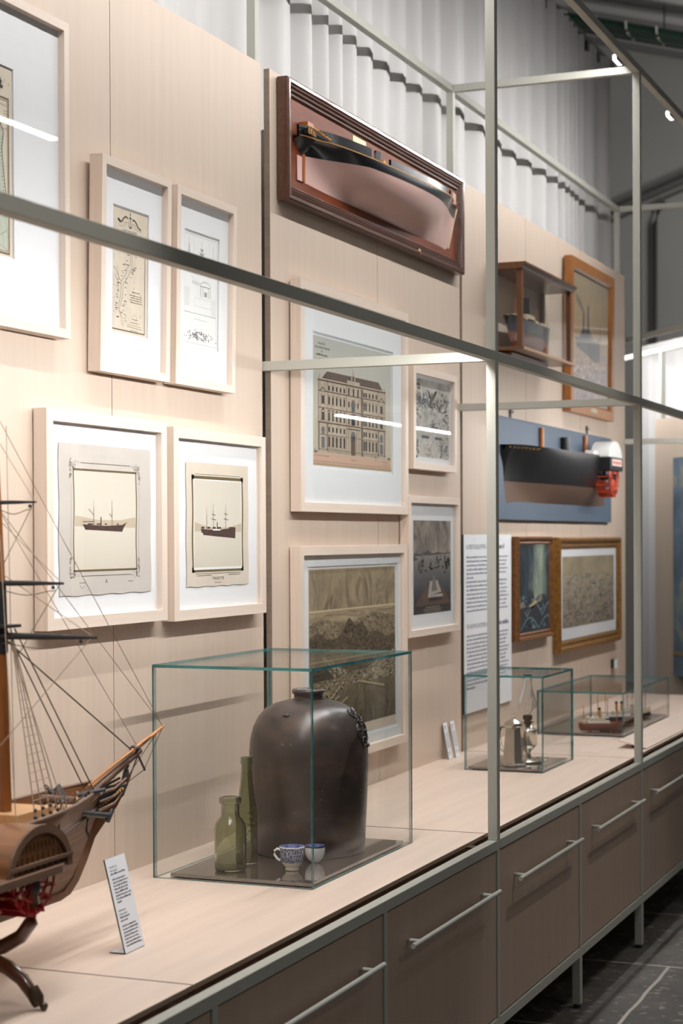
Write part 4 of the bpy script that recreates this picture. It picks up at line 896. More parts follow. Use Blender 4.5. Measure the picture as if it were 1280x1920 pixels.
# counter stern sweeping aft above the stern post
cs = [(5.300, 2.975, 2.986, 0.028, 1.2, 0.8), (5.33, 2.962, 2.986, 0.040, 1.1, 0.8), (5.36, 2.945, 2.985, 0.048, 1.0, 1.0), (5.385, 2.925, 2.985, 0.050, 0.9, 1.2)]
hull_part(m, stations(cs, 5), zero, one, X0, 1, 'hull_black', 8)
m.grid([[(X0, st[0], st[2]), (X0+st[3], st[0], st[2])] for st in stations(cs[:3], 4)+H], 'mahog_dark', False)
m.build('upper_hull', t1)
def rail_strip(zo, h, th, ya, yb, mat, name, par, inset=0.004):
    m = MB(ORG); A_, B_, C_, D_ = [], [], [], []
    for st in stations(cs[:3], 4)+H:
        if ya <= st[0] <= yb:
            x = X0+st[3]-inset; z = st[2]+zo; A_.append((x, st[0], z)); B_.append((x, st[0], z+h)); C_.append((x-th, st[0], z+h)); D_.append((x-th, st[0], z))
    m.grid([A_, B_, C_, D_, A_], mat, False); return m.build(name, par)
rail_strip(-0.002, 0.003, 0.003, 5.3, 6.99, 'gold_paint', 'gold_line', t1, -0.0015)
for a, b in ((5.30, 5.74), (5.76, 5.80), (5.85, 6.60), (6.66, 6.985)): rail_strip(0.001, 0.026 if a > 5.8 else 0.034, 0.008, a, b, 'hull_black', 'bulwark', t1)
m = MB(ORG)   # stern gallery scrollwork
for k in range(3):
    y = 5.312+k*0.022; m.box(X0+0.035, X0+0.052, y, y+0.012, 2.992, 3.009, 'hull_black'); m.tube([(X0+0.054, y, 2.99), (X0+0.054, y, 3.006), (X0+0.054, y+0.006, 3.011), (X0+0.054, y+0.012, 3.006), (X0+0.054, y+0.012, 2.99)], 0.0016, 'gold_paint', 6)
m.tube([(X0+0.05, 5.305, 3.016), (X0+0.055, 5.35, 3.015), (X0+0.062, 5.385, 3.006), (X0+0.07, 5.41, 2.998), (X0+0.078, 5.44, 2.992)], 0.003, 'gold_paint', 6)
for k in range(10): y = 5.365+k*0.008; m.sphere((X0+0.060+k*0.002, y, 3.010-k*0.0022+0.003*(k % 2)), 0.0035, 'gold_paint', 8)
m.build('stern_gallery', t1)
m = MB(ORG); m.box(X0, X0+0.004, 5.335, 5.372, 2.848, 2.93, 'hull_pink'); m.box(X0, X0+0.009, 5.374, 5.386, 2.848, 2.94, 'copper_wood'); m.build('rudder', t1, 0.001)
for (y, w_, h) in ((5.36, 0.05, 0.024), (6.30, 0.05, 0.03), (6.42, 0.10, 0.018), (6.84, 0.05, 0.028)):
    m = MB(ORG); m.box(X0, X0+0.03, y, y+w_, 3.0+0.03*(y-5.3)/1.6, 3.018+0.03*(y-5.3)/1.6+h, 'copper_wood'); m.build('deckhouse', t1, 0.001)
m = MB(ORG); m.sphere((X0+0.04, 6.03, 3.035), 0.009, 'gold_paint', 12); m.build('gilt_knob', t1)
m = MB(ORG); m.tube([(X0+0.006, 6.98, 3.06), (X0+0.012, 7.035, 3.082)], 0.004, 'gold_paint', 8); m.build('bowsprit', t1)
m = MB(ORG); m.tube([(X0+0.004, 6.862, 2.85), (X0+0.004, 6.897, 2.905), (X0+0.004, 6.93, 2.965), (X0+0.005, 6.965, 3.02), (X0+0.006, 7.0, 3.07)], 0.0032, M('stem_cream', S(196, 178, 150), 0.5), 6); m.build('stem', t1)
m = MB(ORG); m.box(X0, X0+0.0015, 5.83, 5.955, 3.052, 3.098, M('brass_label', S(206, 186, 132), 0.4, 0.3)); A = m.build('plaque', t1)
m = MB(ORG); m.lathe([(0.014, 0), (0.012, 0.004), (0, 0.005)], (0.044, 6.46, 2.775), M('brass_dull', S(140, 110, 80), 0.35, 0.6), 16, 'x'); m.build('screw_cover', t1)

# ------------------------------------------------------------------ blue board half model of a paddle steamer
k_ = (2.358-0.022)/(2.358-0.03)
by0, by1, bz0, bz1 = 7.50*k_, 9.63*k_, 1.67+(1.749-1.67)*k_, 1.67+(2.212-1.67)*k_
org = (0.004, (by0+by1)/2, bz0)
t2 = thing('half_hull_model', 'black and brown half model of a paddle steamer on a light blue board', 'ship model', org)
MAT['board_blue'] = M('board_blue', S(86, 100, 117), 0.6, amt=0.05, scale=(4, 4, 4))
MAT['hull_matt'] = M('hull_black_matt', (0.013, 0.013, 0.014), 0.35, amt=0.2, scale=(6, 6, 6), spec=0.35)
MAT['hull_brown'] = M('hull_brown', S(104, 80, 66), 0.38, amt=0.10, scale=(4, 4, 14))
MAT['wheel_red'] = M('wheel_red', S(170, 62, 36), 0.5, amt=0.2, scale=(20, 20, 20))
MAT['box_white'] = M('enamel_white', (0.66, 0.66, 0.65), 0.3)
m = MB(org); m.box(0.004, 0.022, by0, by1, bz0, bz1, 'board_blue'); m.build('board', t2, 0.001)
X1 = 0.022
bs = [(7.575, 2.045, 2.085, 0.035, 1.0, 0.9), (7.62, 1.985, 2.086, 0.060, 0.8, 1.5), (7.66, 1.835, 2.087, 0.070, 0.6, 3.2), (7.80, 1.832, 2.088, 0.085, 0.8, 2.4), (8.05, 1.832, 2.088, 0.098, 1.5, 1.5), (8.45, 1.832, 2.090, 0.108, 2.4, 1.1), (8.95, 1.832, 2.093, 0.105, 2.4, 1.0), (9.25, 1.832, 2.097, 0.08, 1.4, 1.0), (9.42, 1.834, 2.102, 0.04, 0.9, 1.0), (9.50, 1.842, 2.112, 0.01, 0.9, 1.0)]
Hb = stations(bs, 6)
def wl2(st): return max(0.0, (1.923-st[1])/(st[2]-st[1]))
m = MB(org); hull_part(m, Hb, zero, wl2, X1, 1, 'hull_brown', 12); m.build('lower_hull', t2)
m = MB(org); hull_part(m, Hb, wl2, one, X1, 1, 'hull_matt', 10)
m.grid([[(X1, st[0], st[2]), (X1+st[3], st[0], st[2])] for st in Hb], 'hull_matt', False); m.build('upper_hull', t2)
m = MB(org)
for k in range(16): y = 7.60+k*0.021; m.sphere((X1+0.040+0.0030*k, y, 2.074+0.004*(k % 2)), 0.0045, 'gold_paint', 6)
m.build('gilt_lettering', t2)
for y, z1 in ((8.216, 2.195), (9.05, 2.20)):
    m = MB(org); m.tube([(X1+0.012, y, 2.09), (X1+0.012, y, z1)], 0.011, 'copper_wood', 10); m.build('mast', t2)
m = MB(org); m.tube([(X1+0.022, 8.61, 2.09), (X1+0.022, 8.61, 2.168)], 0.022, 'hull_matt', 16); m.build('funnel', t2)
# paddle box: half drum with its axis across the ship
yb, zb = 9.118, 2.083
arc_ = [(yb+0.137*math.cos(PI*k/20), zb+0.086*math.sin(PI*k/20)) for k in range(21)]
m = MB(org); m.prism(arc_+[(yb-0.137, zb)], 'x', X1+0.055, X1+0.158, 'box_white', True)
m.prism([(yb-0.24, zb+0.005), (yb-0.137, zb+0.005), (yb-0.137, zb+0.032), (yb-0.23, zb+0.032)], 'x', X1+0.05, X1+0.10, 'box_white'); m.build('paddle_box', t2, 0.004)
m = MB(org); m.box(X1+0.05, X1+0.162, yb-0.138, yb+0.138, zb-0.068, zb, 'hull_matt'); sp = m.build('sponson', t2, 0.003)
m = MB(org); m.box(X1+0.162, X1+0.164, yb-0.10, yb+0.10, zb-0.043, zb-0.010, M('name_card', S(226, 204, 196), 0.6))
for k in range(3): m.box(X1+0.164, X1+0.1645, yb-0.085+k*0.06, yb-0.042+k*0.06, zb-0.036, zb-0.018, 'wheel_red')
m.build('name_board', sp)
m = MB(org)
for x in (X1+0.075, X1+0.145):
    for r in (0.07, 0.10): m.tube([(x, yb+r*math.cos(2*PI*k/28), zb-0.100+r*math.sin(2*PI*k/28)) for k in range(29)], 0.005, 'wheel_red', 6)
for k in range(14):
    a = 2*PI*k/14; c_, s_ = math.cos(a), math.sin(a)
    m.tube([(X1+0.075, yb+0.02*c_, zb-0.100+0.02*s_), (X1+0.075, yb+0.104*c_, zb-0.100+0.104*s_)], 0.004, 'wheel_red', 6); m.tube([(X1+0.145, yb+0.02*c_, zb-0.100+0.02*s_), (X1+0.145, yb+0.104*c_, zb-0.100+0.104*s_)], 0.004, 'wheel_red', 6)
    p0 = (yb+0.082*c_, zb-0.100+0.082*s_); p1 = (yb+0.108*c_, zb-0.100+0.108*s_)
    m.prism([(p0[0]-0.003*s_, p0[1]+0.003*c_), (p0[0]+0.003*s_, p0[1]-0.003*c_), (p1[0]+0.003*s_, p1[1]-0.003*c_), (p1[0]-0.003*s_, p1[1]+0.003*c_)], 'x', X1+0.072, X1+0.150, 'wheel_red')
m.tube([(X1+0.06, yb, zb-0.100), (X1+0.155, yb, zb-0.100)], 0.014, 'hull_matt', 10); m.build('paddle_wheel', t2)
for y in (7.80, 9.20):
    m = MB(org); m.box(0.002, 0.006, y-0.012, y+0.012, bz1-0.03, bz1+0.045, 'black_edge'); m.tube([(0.006, y, bz1+0.03), (0.02, y, bz1+0.03)], 0.006, 'steel', 8); m.build('hanger', t2)

# ------------------------------------------------------------------ wooden wall case with a ship model inside
MAT['case_wood'] = M('case_wood', S(104, 64, 36), 0.4, amt=0.2, scale=(20, 20, 4), nscale=2, coat=0.3)
cx, cy0, cy1, cz0, cz1 = 0.158, 7.468, 8.31, 2.506, 2.868
oc = (0.0, (cy0+cy1)/2, cz0)
MAT['deal_edge'] = M('deal_edge', S(186, 150, 118), 0.5)
t3 = thing('display_case', 'wooden wall case with glass sides holding a steamer model, upper far wall', 'display case', oc)
m = MB(oc); m.prism([(0.002, cz1-0.022), (cx+0.004, cz1-0.022), (cx+0.008, cz1-0.012), (cx+0.022, cz1-0.002), (cx+0.022, cz1+0.006), (0.002, cz1+0.006)], 'y', cy0-0.02, cy1+0.02, 'case_wood'); m.build('cornice', t3)
m = MB(oc); m.box(0.002, cx+0.012, cy0-0.012, cy1+0.012, cz0-0.014, cz0, 'case_wood', mx='deal_edge'); m.build('base', t3, 0.002)
for x, y in ((cx-0.024, cy0), (cx-0.024, cy1-0.024), (0.002, cy0), (0.002, cy1-0.024)):
    m = MB(oc); m.box(x, x+0.024, y, y+0.024, cz0, cz1-0.022, 'case_wood'); m.build('post', t3, 0.001)
m = MB(oc); m.box(cx-0.012, cx-0.009, cy0+0.024, cy1-0.024, cz0, cz1-0.022, 'pane'); m.build('glass_front', t3)
for y in (cy0+0.01, cy1-0.013): m = MB(oc); m.box(0.026, cx-0.024, y, y+0.003, cz0, cz1-0.022, 'pane'); m.build('glass_side', t3)
m = MB(oc); m.prism([(0.002, cz0-0.02), (0.10, cz0-0.02), (0.085, cz0-0.045), (0.07, cz0-0.06), (0.002, cz0-0.06)], 'y', cy0+0.05, cy1-0.20, 'mahog_dark'); m.build('bracket', t3)
oc2 = (0.08, 7.82, cz0); ts = thing('ship_model', 'small steamer model with dark hull and red bottom inside the wooden wall case', 'ship model', oc2)
MAT['hull_redbrown'] = M('hull_redbrown', S(128, 72, 58), 0.4); MAT['hull_slate'] = M('hull_slate', S(58, 62, 72), 0.4)
MAT['cream'] = M('cream_paint', S(206, 190, 160), 0.5)
ss = [(7.50, 2.595, 2.655, 0.012, 1, 1), (7.56, 2.54, 2.65, 0.035, 1.2, 1.3), (7.70, 2.53, 2.645, 0.045, 2.4, 1), (7.95, 2.53, 2.645, 0.045, 2.4, 1), (8.10, 2.532, 2.652, 0.028, 1.3, 1), (8.17, 2.545, 2.66, 0.004, 1, 1)]
Hs = stations(ss, 5); w3 = lambda st: max(0.1, min(0.9, (2.585-st[1])/(st[2]-st[1])))
m = MB(oc2)
for s_ in (-1, 1): hull_part(m, Hs, zero, w3, 0.08, s_, 'hull_redbrown', 6); hull_part(m, Hs, w3, one, 0.08, s_, 'hull_slate', 6)
m.grid([[(0.08-st[3], st[0], st[2]-0.004), (0.08+st[3], st[0], st[2]-0.004)] for st in Hs], 'copper_wood', False); m.build('hull', ts)
m = MB(oc2)
for y0, y1, h in ((7.58, 7.66, 0.02), (7.70, 7.92, 0.018), (7.74, 7.86, 0.036), (7.98, 8.06, 0.02)): m.box(0.055, 0.105, y0, y1, 2.642, 2.645+h, 'cream')
m.build('deckhouse', ts, 0.001)
m = MB(oc2); m.tube([(0.08, 7.80, 2.68), (0.08, 7.795, 2.76)], 0.016, 'hull_matt', 14); m.build('funnel', ts)
for y in (7.62, 8.0): m = MB(oc2); m.tube([(0.08, y, 2.645), (0.08, y-0.008, 2.82)], 0.003, 'copper_wood', 6, r2=0.0015); m.build('mast', ts)
for y in (7.65, 8.05): m = MB(oc2); m.box(0.055, 0.105, y-0.006, y+0.006, cz0, 2.56, 'copper_wood'); m.build('cradle', ts)

# ------------------------------------------------------------------ tall text board, captions
def board_thing(name, label, cat, org, w_, h, th, art=None, rot=(0, 0, 0), edge='black_edge', foot=None, dx=0.0):
    t = thing(name, label, cat, org); t.rotation_euler = rot
    m = MB(); m.box(0, th, -w_/2, w_/2, 0, h, edge, mx='white'); m.build('board', t)
    if art: A = Art(th+0.0003, 0, 0); art(A, w_, h); A.build('lettering', t)
    if foot: foot(t)
    return t
MAT['ink_pale'] = M('ink_pale_grey', S(112, 112, 134), 0.8)
MAT['ink_soft'] = M('ink_blue_grey', S(62, 62, 92), 0.8)
def art_text(A, w_, h):
    y = -w_/2+0.036
    A.text('LA CRESCITA DELLE ATTIVITÀ', y, h-0.062, 0.019, 'ink_soft', 0, 'l', 0.275); A.words(y+0.29, w_/2-0.11, h-0.062, 0.024, 'ink_soft', 40)
    for k in range(14):
        if k == 5: A.words(y, w_/2-0.5, h-0.101-k*0.0176, 0.010, 'ink_pale', k, None, 0.6); continue
        A.words(y, w_/2-0.05-0.04*((k*7) % 5)/4, h-0.101-k*0.0176, 0.010, 'ink_pale', k)
    A.text('THE GROWTH OF ACTIVITIES', y, h-0.402, 0.019, 'ink_soft', 0, 'l', 0.265); A.words(y+0.28, w_/2-0.055, h-0.402, 0.024, 'ink_soft', 41)
    for k in range(13): A.words(y, w_/2-0.05-0.05*((k*5) % 4)/3, h-0.437-k*0.0172, 0.010, 'ink_pale', 50+k)
    A.words(y, y+0.11, h-0.437-13*0.0172, 0.011, 'ink_soft', 70)
    A.disk(-0.2, h-0.02, 0.004, 'steel'); A.disk(0.18, h-0.02, 0.004, 'steel')
board_thing('text_board', 'tall white text board with two languages, half hidden behind the tall steel post', 'sign', (0.001, 7.437, 0.922), 0.69, 0.76, 0.009, art_text)
def art_cap(A, w_, h):
    y = -w_/2+0.011; hh = 0.0045
    A.text('Piroscafo a pale', y, h-0.022, 0.0046, 'ink', 0, 'l', 0.034); A.text('Autore ignoto', y, h-0.030, 0.0046, 'ink', 0, 'l', 0.034)
    A.words(y, y+0.068, h-0.037, hh, 'ink', 3)
    for k in range(7): A.words(y+0.003, y+0.060+0.012*((k*3) % 4)/3, h-0.049-k*0.0072, hh, 'ink', 4+k)
    A.words(y+0.003, y+0.025, h-0.049-7*0.0072, hh, 'ink', 12)
    A.text('Paddle steamer', y, h-0.118, 0.0046, 'ink', 0, 'l', 0.032); A.text('Unknown author', y, h-0.126, 0.0046, 'ink', 0, 'l', 0.036)
    A.words(y, y+0.042, h-0.133, hh, 'ink', 21); A.words(y, y+0.032, h-0.140, hh, 'ink', 22)
    for k in range(7): A.words(y, y+0.062+0.008*((k*3) % 4)/3, h-0.152-k*0.0072, hh, 'ink', 30+k)
    A.words(y+0.066, y+0.076, 0.012, 0.002, 'ink', 44)
def foot_cap(t):
    m = MB(); m.box(-0.036, 0.002, -0.046, 0.046, 0, 0.0025, 'black_edge', mz='white'); o = m.build('foot', t); o.rotation_euler = (0, 0.245, 0)
board_thing('caption_stand', 'white caption stand leaning back on the worktop beside the paddle steamer model', 'sign', (0.462, 3.415, 0.7665), 0.092, 0.208, 0.0035, art_cap, (0, -0.245, 0.03), foot=foot_cap)
def art_small(sd):
    def f(A, w_, h):
        y = -w_/2+0.007; A.words(y, y+0.030, h-0.016, 0.0045, 'ink', sd); A.words(y, y+0.020, h-0.023, 0.0045, 'ink', sd+1); A.words(y, y+0.026, h-0.030, 0.003, 'ink', sd+2)
        for k in range(11): A.words(y, y+0.036, h-0.042-k*0.0062, 0.0032, 'ink_soft', sd+3+k)
        A.words(y, y+0.022, 0.024, 0.004, 'ink', sd+20); A.words(y, y+0.018, 0.018, 0.003, 'ink', sd+21)
        if sd > 100: A.pline([(y+0.026, 0.031), (y+0.037, 0.022), (y+0.027, 0.018)], 0.0016, 'ink')
    return f
board_thing('caption_card', 'small white caption card leaning on the wall, left one of the pair', 'sign', (0.031, 6.845, 0.766), 0.052, 0.148, 0.003, art_small(90), (0, -0.185, 0))
board_thing('caption_card', 'small white caption card leaning on the wall, right one of the pair', 'sign', (0.038, 6.915, 0.766), 0.052, 0.148, 0.003, art_small(120), (0, -0.185, 0))
board_thing('caption_card', 'tiny blank white card fixed to the far end of the wall under the gilt panorama', 'sign', (0.002, 9.76, 0.932), 0.075, 0.05, 0.02, None)
m = MB((0.65, 8.4, 0.766)); m.prism([(0.59, 0.796), (0.712, 0.7672), (0.712, 0.7702), (0.59, 0.800)], 'y', 7.43, 9.5, 'veneer_top'); m.box(0.63, 0.635, 7.5, 9.4, 0.766, 0.785, 'black_edge')
o = m.build('caption_ledge'); o.location = (0.65, 8.4, 0.766); tag(o, 'long pale sloping ledge board in front of the small ship models case', 'ledge')

# ------------------------------------------------------------------ glass vitrines
def vitrine(label, x0, x1, y0, y1, z1, th=0.008):
    z0 = 0.766; o = ((x0+x1)/2, (y0+y1)/2, z0); t = thing('glass_case', label, 'glass case', o)
    def pane(nm, a, b, c, d, e, f, ax):
        m = MB(o); kw = {'mx': 'glass_edge', 'my': 'glass_edge', 'mz': 'glass_edge'}; kw['m'+ax] = 'pane'; m.box(a, b, c, d, e, f, 'pane', **kw); m.build(nm, t)
    pane('pane', x0, x1, y0, y0+th, z0, z1-th, 'y'); pane('pane', x0, x1, y1-th, y1, z0, z1-th, 'y')
    pane('pane', x1-th, x1, y0+th, y1-th, z0, z1-th, 'x'); pane('pane', x0, x0+th, y0+th, y1-th, z0, z1-th, 'x')
    pane('top_pane', x0, x1, y0, y1, z1-th, z1, 'z')
    return t
vitrine('large glass case over the brown stoneware jar and green bottles', 0.105, 0.568, 4.165, 4.915, 1.335)
vitrine('glass case over the pewter jug and oil lamp, behind the tall post', 0.194, 0.510, 6.535, 6.985, 1.137)
vitrine('low long glass case over the small ship models at the far end', 0.115, 0.518, 7.83, 8.82, 0.967)
MAT['plinth'] = M('taupe_plinth', S(84, 74, 67), 0.07, spec=1.0, amt=0.02, scale=(5, 5, 5), coat=1.0)
MAT['plinth'].node_tree.nodes['Principled BSDF'].inputs['Coat IOR'].default_value = 2.0
MAT['plinth'].node_tree.nodes['Principled BSDF'].inputs['Coat Roughness'].default_value = 0.03
for lb, b in (('glossy taupe base plate under the jar and bottles', (0.150, 0.556, 4.178, 4.87)), ('glossy taupe base plate under the jug and oil lamp', (0.206, 0.500, 6.545, 6.93)), ('glossy taupe base plate under the small ship models', (0.125, 0.508, 7.845, 8.80))):
    o_ = ((b[0]+b[1])/2, (b[2]+b[3])/2, 0.766); m = MB(o_); m.box(b[0]+0.012, b[1]-0.012, b[2]+0.012, b[3]-0.012, 0.7662, 0.770, 'black_edge'); m.box(b[0], b[1], b[2], b[3], 0.770, 0.779, 'plinth'); o = m.build('base_plate', None, 0.0006); o.location = o_; tag(o, lb, 'base plate')
ZP = 0.7793

# ------------------------------------------------------------------ jar, bottles, cups
def stone():
    m, nt, p = base('stoneware'); p.inputs['Roughness'].default_value = 0.36; p.inputs['Coat Weight'].default_value = 0.3; p.inputs['Coat Roughness'].default_value = 0.25
    a = noise(nt, (6, 6, 9), 1.0, 8, 0.65, 'Object'); c1 = rampf(nt, a, [(0.30, S(38, 33, 32)), (0.52, S(60, 50, 46)), (0.70, S(90, 64, 48))])
    b = noise(nt, (70, 70, 70), 1.0, 2, 0.5, 'Object'); c2 = mix(nt, rampf(nt, b, [(0.70, (0, 0, 0)), (0.80, (0.5, 0.5, 0.5))]), c1, S(150, 130, 112))
    nt.links.new(c2, p.inputs['Base Color'])
    bp = N(nt, 'ShaderNodeBump'); bp.inputs['Strength'].default_value = 0.12; bp.inputs['Distance'].default_value = 0.01
    nt.links.new(noise(nt, (30, 30, 30), 1.0, 6, 0.6, 'Object'), bp.inputs['Height']); nt.links.new(bp.outputs[0], p.inputs['Normal']); return m
MAT['stoneware'] = stone()
jc = (0.362, 4.62, ZP); tj = thing('stoneware_jar', 'large dark brown stoneware jar with a short neck', 'jar', jc)
JP = [(0.0, 0.0), (0.148, 0.0), (0.157, 0.004), (0.158, 0.02), (0.160, 0.024), (0.165, 0.12), (0.169, 0.22), (0.170, 0.28), (0.167, 0.32), (0.158, 0.355), (0.143, 0.385), (0.122, 0.407), (0.095, 0.421), (0.065, 0.429), (0.046, 0.432)]
m = MB(jc); m.lathe([(r, ZP+h) for r, h in JP], (jc[0], jc[1], 0), 'stoneware', 64, cap=False); m.build('body', tj)
m = MB(jc); m.lathe([(0.043, ZP+0.430), (0.041, ZP+0.436), (0.041, ZP+0.446), (0.046, ZP+0.449), (0.0475, ZP+0.455), (0.045, ZP+0.461), (0.036, ZP+0.461), (0.032, ZP+0.452), (0.031, ZP+0.40)], (jc[0], jc[1], 0), 'stoneware', 48, cap=False); m.build('neck', tj)
def jar_r(h):
    for (r0, a), (r1, b) in zip(JP[4:], JP[5:]):
        if a <= h <= b: return r0+(r1-r0)*(h-a)/(b-a)
    return 0.05
def jp(az, h, off=0.002): r = jar_r(h)+off; return (jc[0]+r*math.cos(R(az)), jc[1]+r*math.sin(R(az)), ZP+h)
m = MB(jc)
for (a0, h0, ra, rh, s0, s1) in ((6, 0.375, 5, 0.022, 0, 300), (-4, 0.345, 5, 0.020, 90, 400), (12, 0.335, 4, 0.016, 180, 480), (2, 0.315, 5, 0.016, 0, 330), (14, 0.395, 4, 0.014, 30, 300), (-2, 0.395, 4, 0.013, 0, 280), (22, 0.36, 4, 0.02, 60, 380)):
    m.tube([jp(a0+ra*(1-0.4*k/18)*math.cos(R(s0+(s1-s0)*k/18)), h0+rh*(1-0.4*k/18)*math.sin(R(s0+(s1-s0)*k/18))) for k in range(19)], 0.0035, 'stoneware', 6)
for k in range(16): m.sphere(jp(-6+k*1.9, 0.350+0.05*math.sin(k*1.7)), 0.005, 'stoneware', 8)
m.sphere(jp(-95, 0.398), 0.007, 'stoneware', 8, 1.6, 1, 0.7)
m.build('relief', tj)
MAT['bottle_green'] = glassmat('bottle_glass', (0.66, 0.69, 0.55), 0.02, 1.45)
MAT['bottle_dark'] = glassmat('bottle_glass_dark', (0.52, 0.56, 0.42), 0.02, 1.45)
def bottle(label, c, prof, mat, th=0.0035):
    t = thing('glass_bottle', label, 'bottle', c)
    inner = [(max(0.0, r-th), h) for r, h in prof if r > th][::-1]
    inner = [(r, max(h, prof[0][1]+0.006)) for r, h in inner]
    m = MB(c); m.lathe([(0, ZP+prof[0][1])]+[(r, ZP+h) for r, h in prof]+[(r, ZP+h) for r, h in inner]+[(0, ZP+inner[-1][1])], (c[0], c[1], 0), mat, 40, cap=False); m.build('body', t)
    return t
tb = bottle('short wide mouthed green glass bottle beside the stoneware jar', (0.284, 4.268, ZP), [(0.036, 0.0), (0.0415, 0.003), (0.0425, 0.01), (0.043, 0.06), (0.043, 0.112), (0.040, 0.126), (0.032, 0.138), (0.026, 0.145), (0.0245, 0.152), (0.0245, 0.178), (0.027, 0.180), (0.030, 0.183), (0.030, 0.193), (0.028, 0.196), (0.023, 0.197)], 'bottle_green')
tb2 = bottle('tall slim dark green glass bottle behind the short one', (0.284, 4.372, ZP), [(0.024, 0.0), (0.028, 0.003), (0.029, 0.01), (0.029, 0.12), (0.027, 0.15), (0.022, 0.185), (0.018, 0.22), (0.0155, 0.25), (0.0148, 0.272), (0.017, 0.274), (0.017, 0.282), (0.0155, 0.284), (0.0165, 0.287), (0.0165, 0.292), (0.012, 0.293)], 'bottle_dark')
m = MB((0.284, 4.372, ZP))
for k in range(26):
    a = R(-60+((k*37) % 70)); h = 0.085+((k*29) % 75)*0.001; m.sphere((0.284+0.0295*math.cos(a), 4.372+0.0295*math.sin(a), ZP+h), 0.0028, 'bottle_dark', 6)
m.build('raised_crest', tb2)
def cupmat(name, zsplit):
    m, nt, p = base(name); p.inputs['Roughness'].default_value = 0.15
    z = sep(nt, 'Object')[2]
    v = N(nt, 'ShaderNodeTexVoronoi'); v.feature = 'DISTANCE_TO_EDGE'; v.inputs['Scale'].default_value = 130; nt.links.new(mapped(nt, (1, 1, 0.7)), v.inputs['Vector'])
    pat = mix(nt, rampf(nt, v.outputs[0], [(0.02, (1, 1, 1)), (0.10, (0, 0, 0))]), S(70, 82, 112), S(182, 186, 194))
    f = rampf(nt, math2(nt, 'ADD', math2(nt, 'MULTIPLY', z, 12), math2(nt, 'MULTIPLY', noise(nt, (200, 200, 20), 1, 2, 0.5, 'Object'), 0.1)), [(zsplit-0.02, (0, 0, 0)), (zsplit+0.02, (1, 1, 1))])
    nt.links.new(mix(nt, f, S(226, 214, 196), pat), p.inputs['Base Color']); return m
MAT['cup_blue'] = cupmat('cup_transferware', 0.32)
MAT['porcelain'] = M('porcelain', S(226, 224, 220), 0.15)
MAT['cobalt'] = M('cobalt_band', S(36, 52, 130), 0.25, col2=S(150, 160, 200), scale=(150, 150, 150))
MAT['navy'] = M('navy_line', S(28, 32, 60), 0.3)
cc_ = (0.437, 4.33, ZP); tc_ = thing('teacup', 'small blue and white patterned teacup with a handle', 'cup', cc_)
m = MB(cc_); z = ZP; prof = [(0.0, 0.003), (0.015, 0.003), (0.018, 0.0), (0.0185, 0.004), (0.017, 0.008), (0.022, 0.013), (0.029, 0.023), (0.0315, 0.033), (0.032, 0.050), (0.0335, 0.063)]
m.lathe([(r, z+h) for r, h in prof], (cc_[0], cc_[1], 0), 'cup_blue', 40, cap=False); m.build('bowl', tc_)
m = MB(cc_); m.lathe([(0.0337, z+0.0622), (0.0337, z+0.0640), (0.0320, z+0.0640)], (cc_[0], cc_[1], 0), 'porcelain', 40, cap=False); m.lathe([(0.0320, z+0.064), (0.0310, z+0.050)], (cc_[0], cc_[1], 0), 'cobalt', 40, cap=False); m.lathe([(0.0310, z+0.050), (0.026, z+0.026), (0.018, z+0.012), (0, z+0.010)], (cc_[0], cc_[1], 0), 'porcelain', 40, cap=False); m.build('rim', tc_)
m = MB(cc_); m.tube([(cc_[0]-0.030, cc_[1]-0.004, z+0.052), (cc_[0]-0.040, cc_[1]-0.006, z+0.056), (cc_[0]-0.048, cc_[1]-0.007, z+0.050), (cc_[0]-0.049, cc_[1]-0.007, z+0.040), (cc_[0]-0.042, cc_[1]-0.006, z+0.030), (cc_[0]-0.033, cc_[1]-0.004, z+0.024)], 0.0035, 'porcelain', 8); m.build('handle', tc_)
ec = (0.452, 4.452, ZP); te = thing('porcelain_bowl', 'tiny white handleless bowl with a blue rim beside the teacup', 'bowl', ec)
m = MB(ec); m.lathe([(0.0, z+0.001), (0.007, z+0.0), (0.014, z+0.004), (0.023, z+0.014), (0.0275, z+0.027), (0.028, z+0.036), (0.0278, z+0.046)], (ec[0], ec[1], 0), 'porcelain', 40, cap=False); m.build('bowl', te)
m = MB(ec); m.lathe([(0.0281, z+0.0435), (0.0281, z+0.0455), (0.0276, z+0.0475), (0.0265, z+0.0475)], (ec[0], ec[1], 0), 'navy', 40, cap=False); m.lathe([(0.0265, z+0.0475), (0.0262, z+0.036)], (ec[0], ec[1], 0), 'cobalt', 40, cap=False); m.lathe([(0.0262, z+0.036), (0.02, z+0.016), (0, z+0.008)], (ec[0], ec[1], 0), 'porcelain', 40, cap=False); m.build('rim', te)

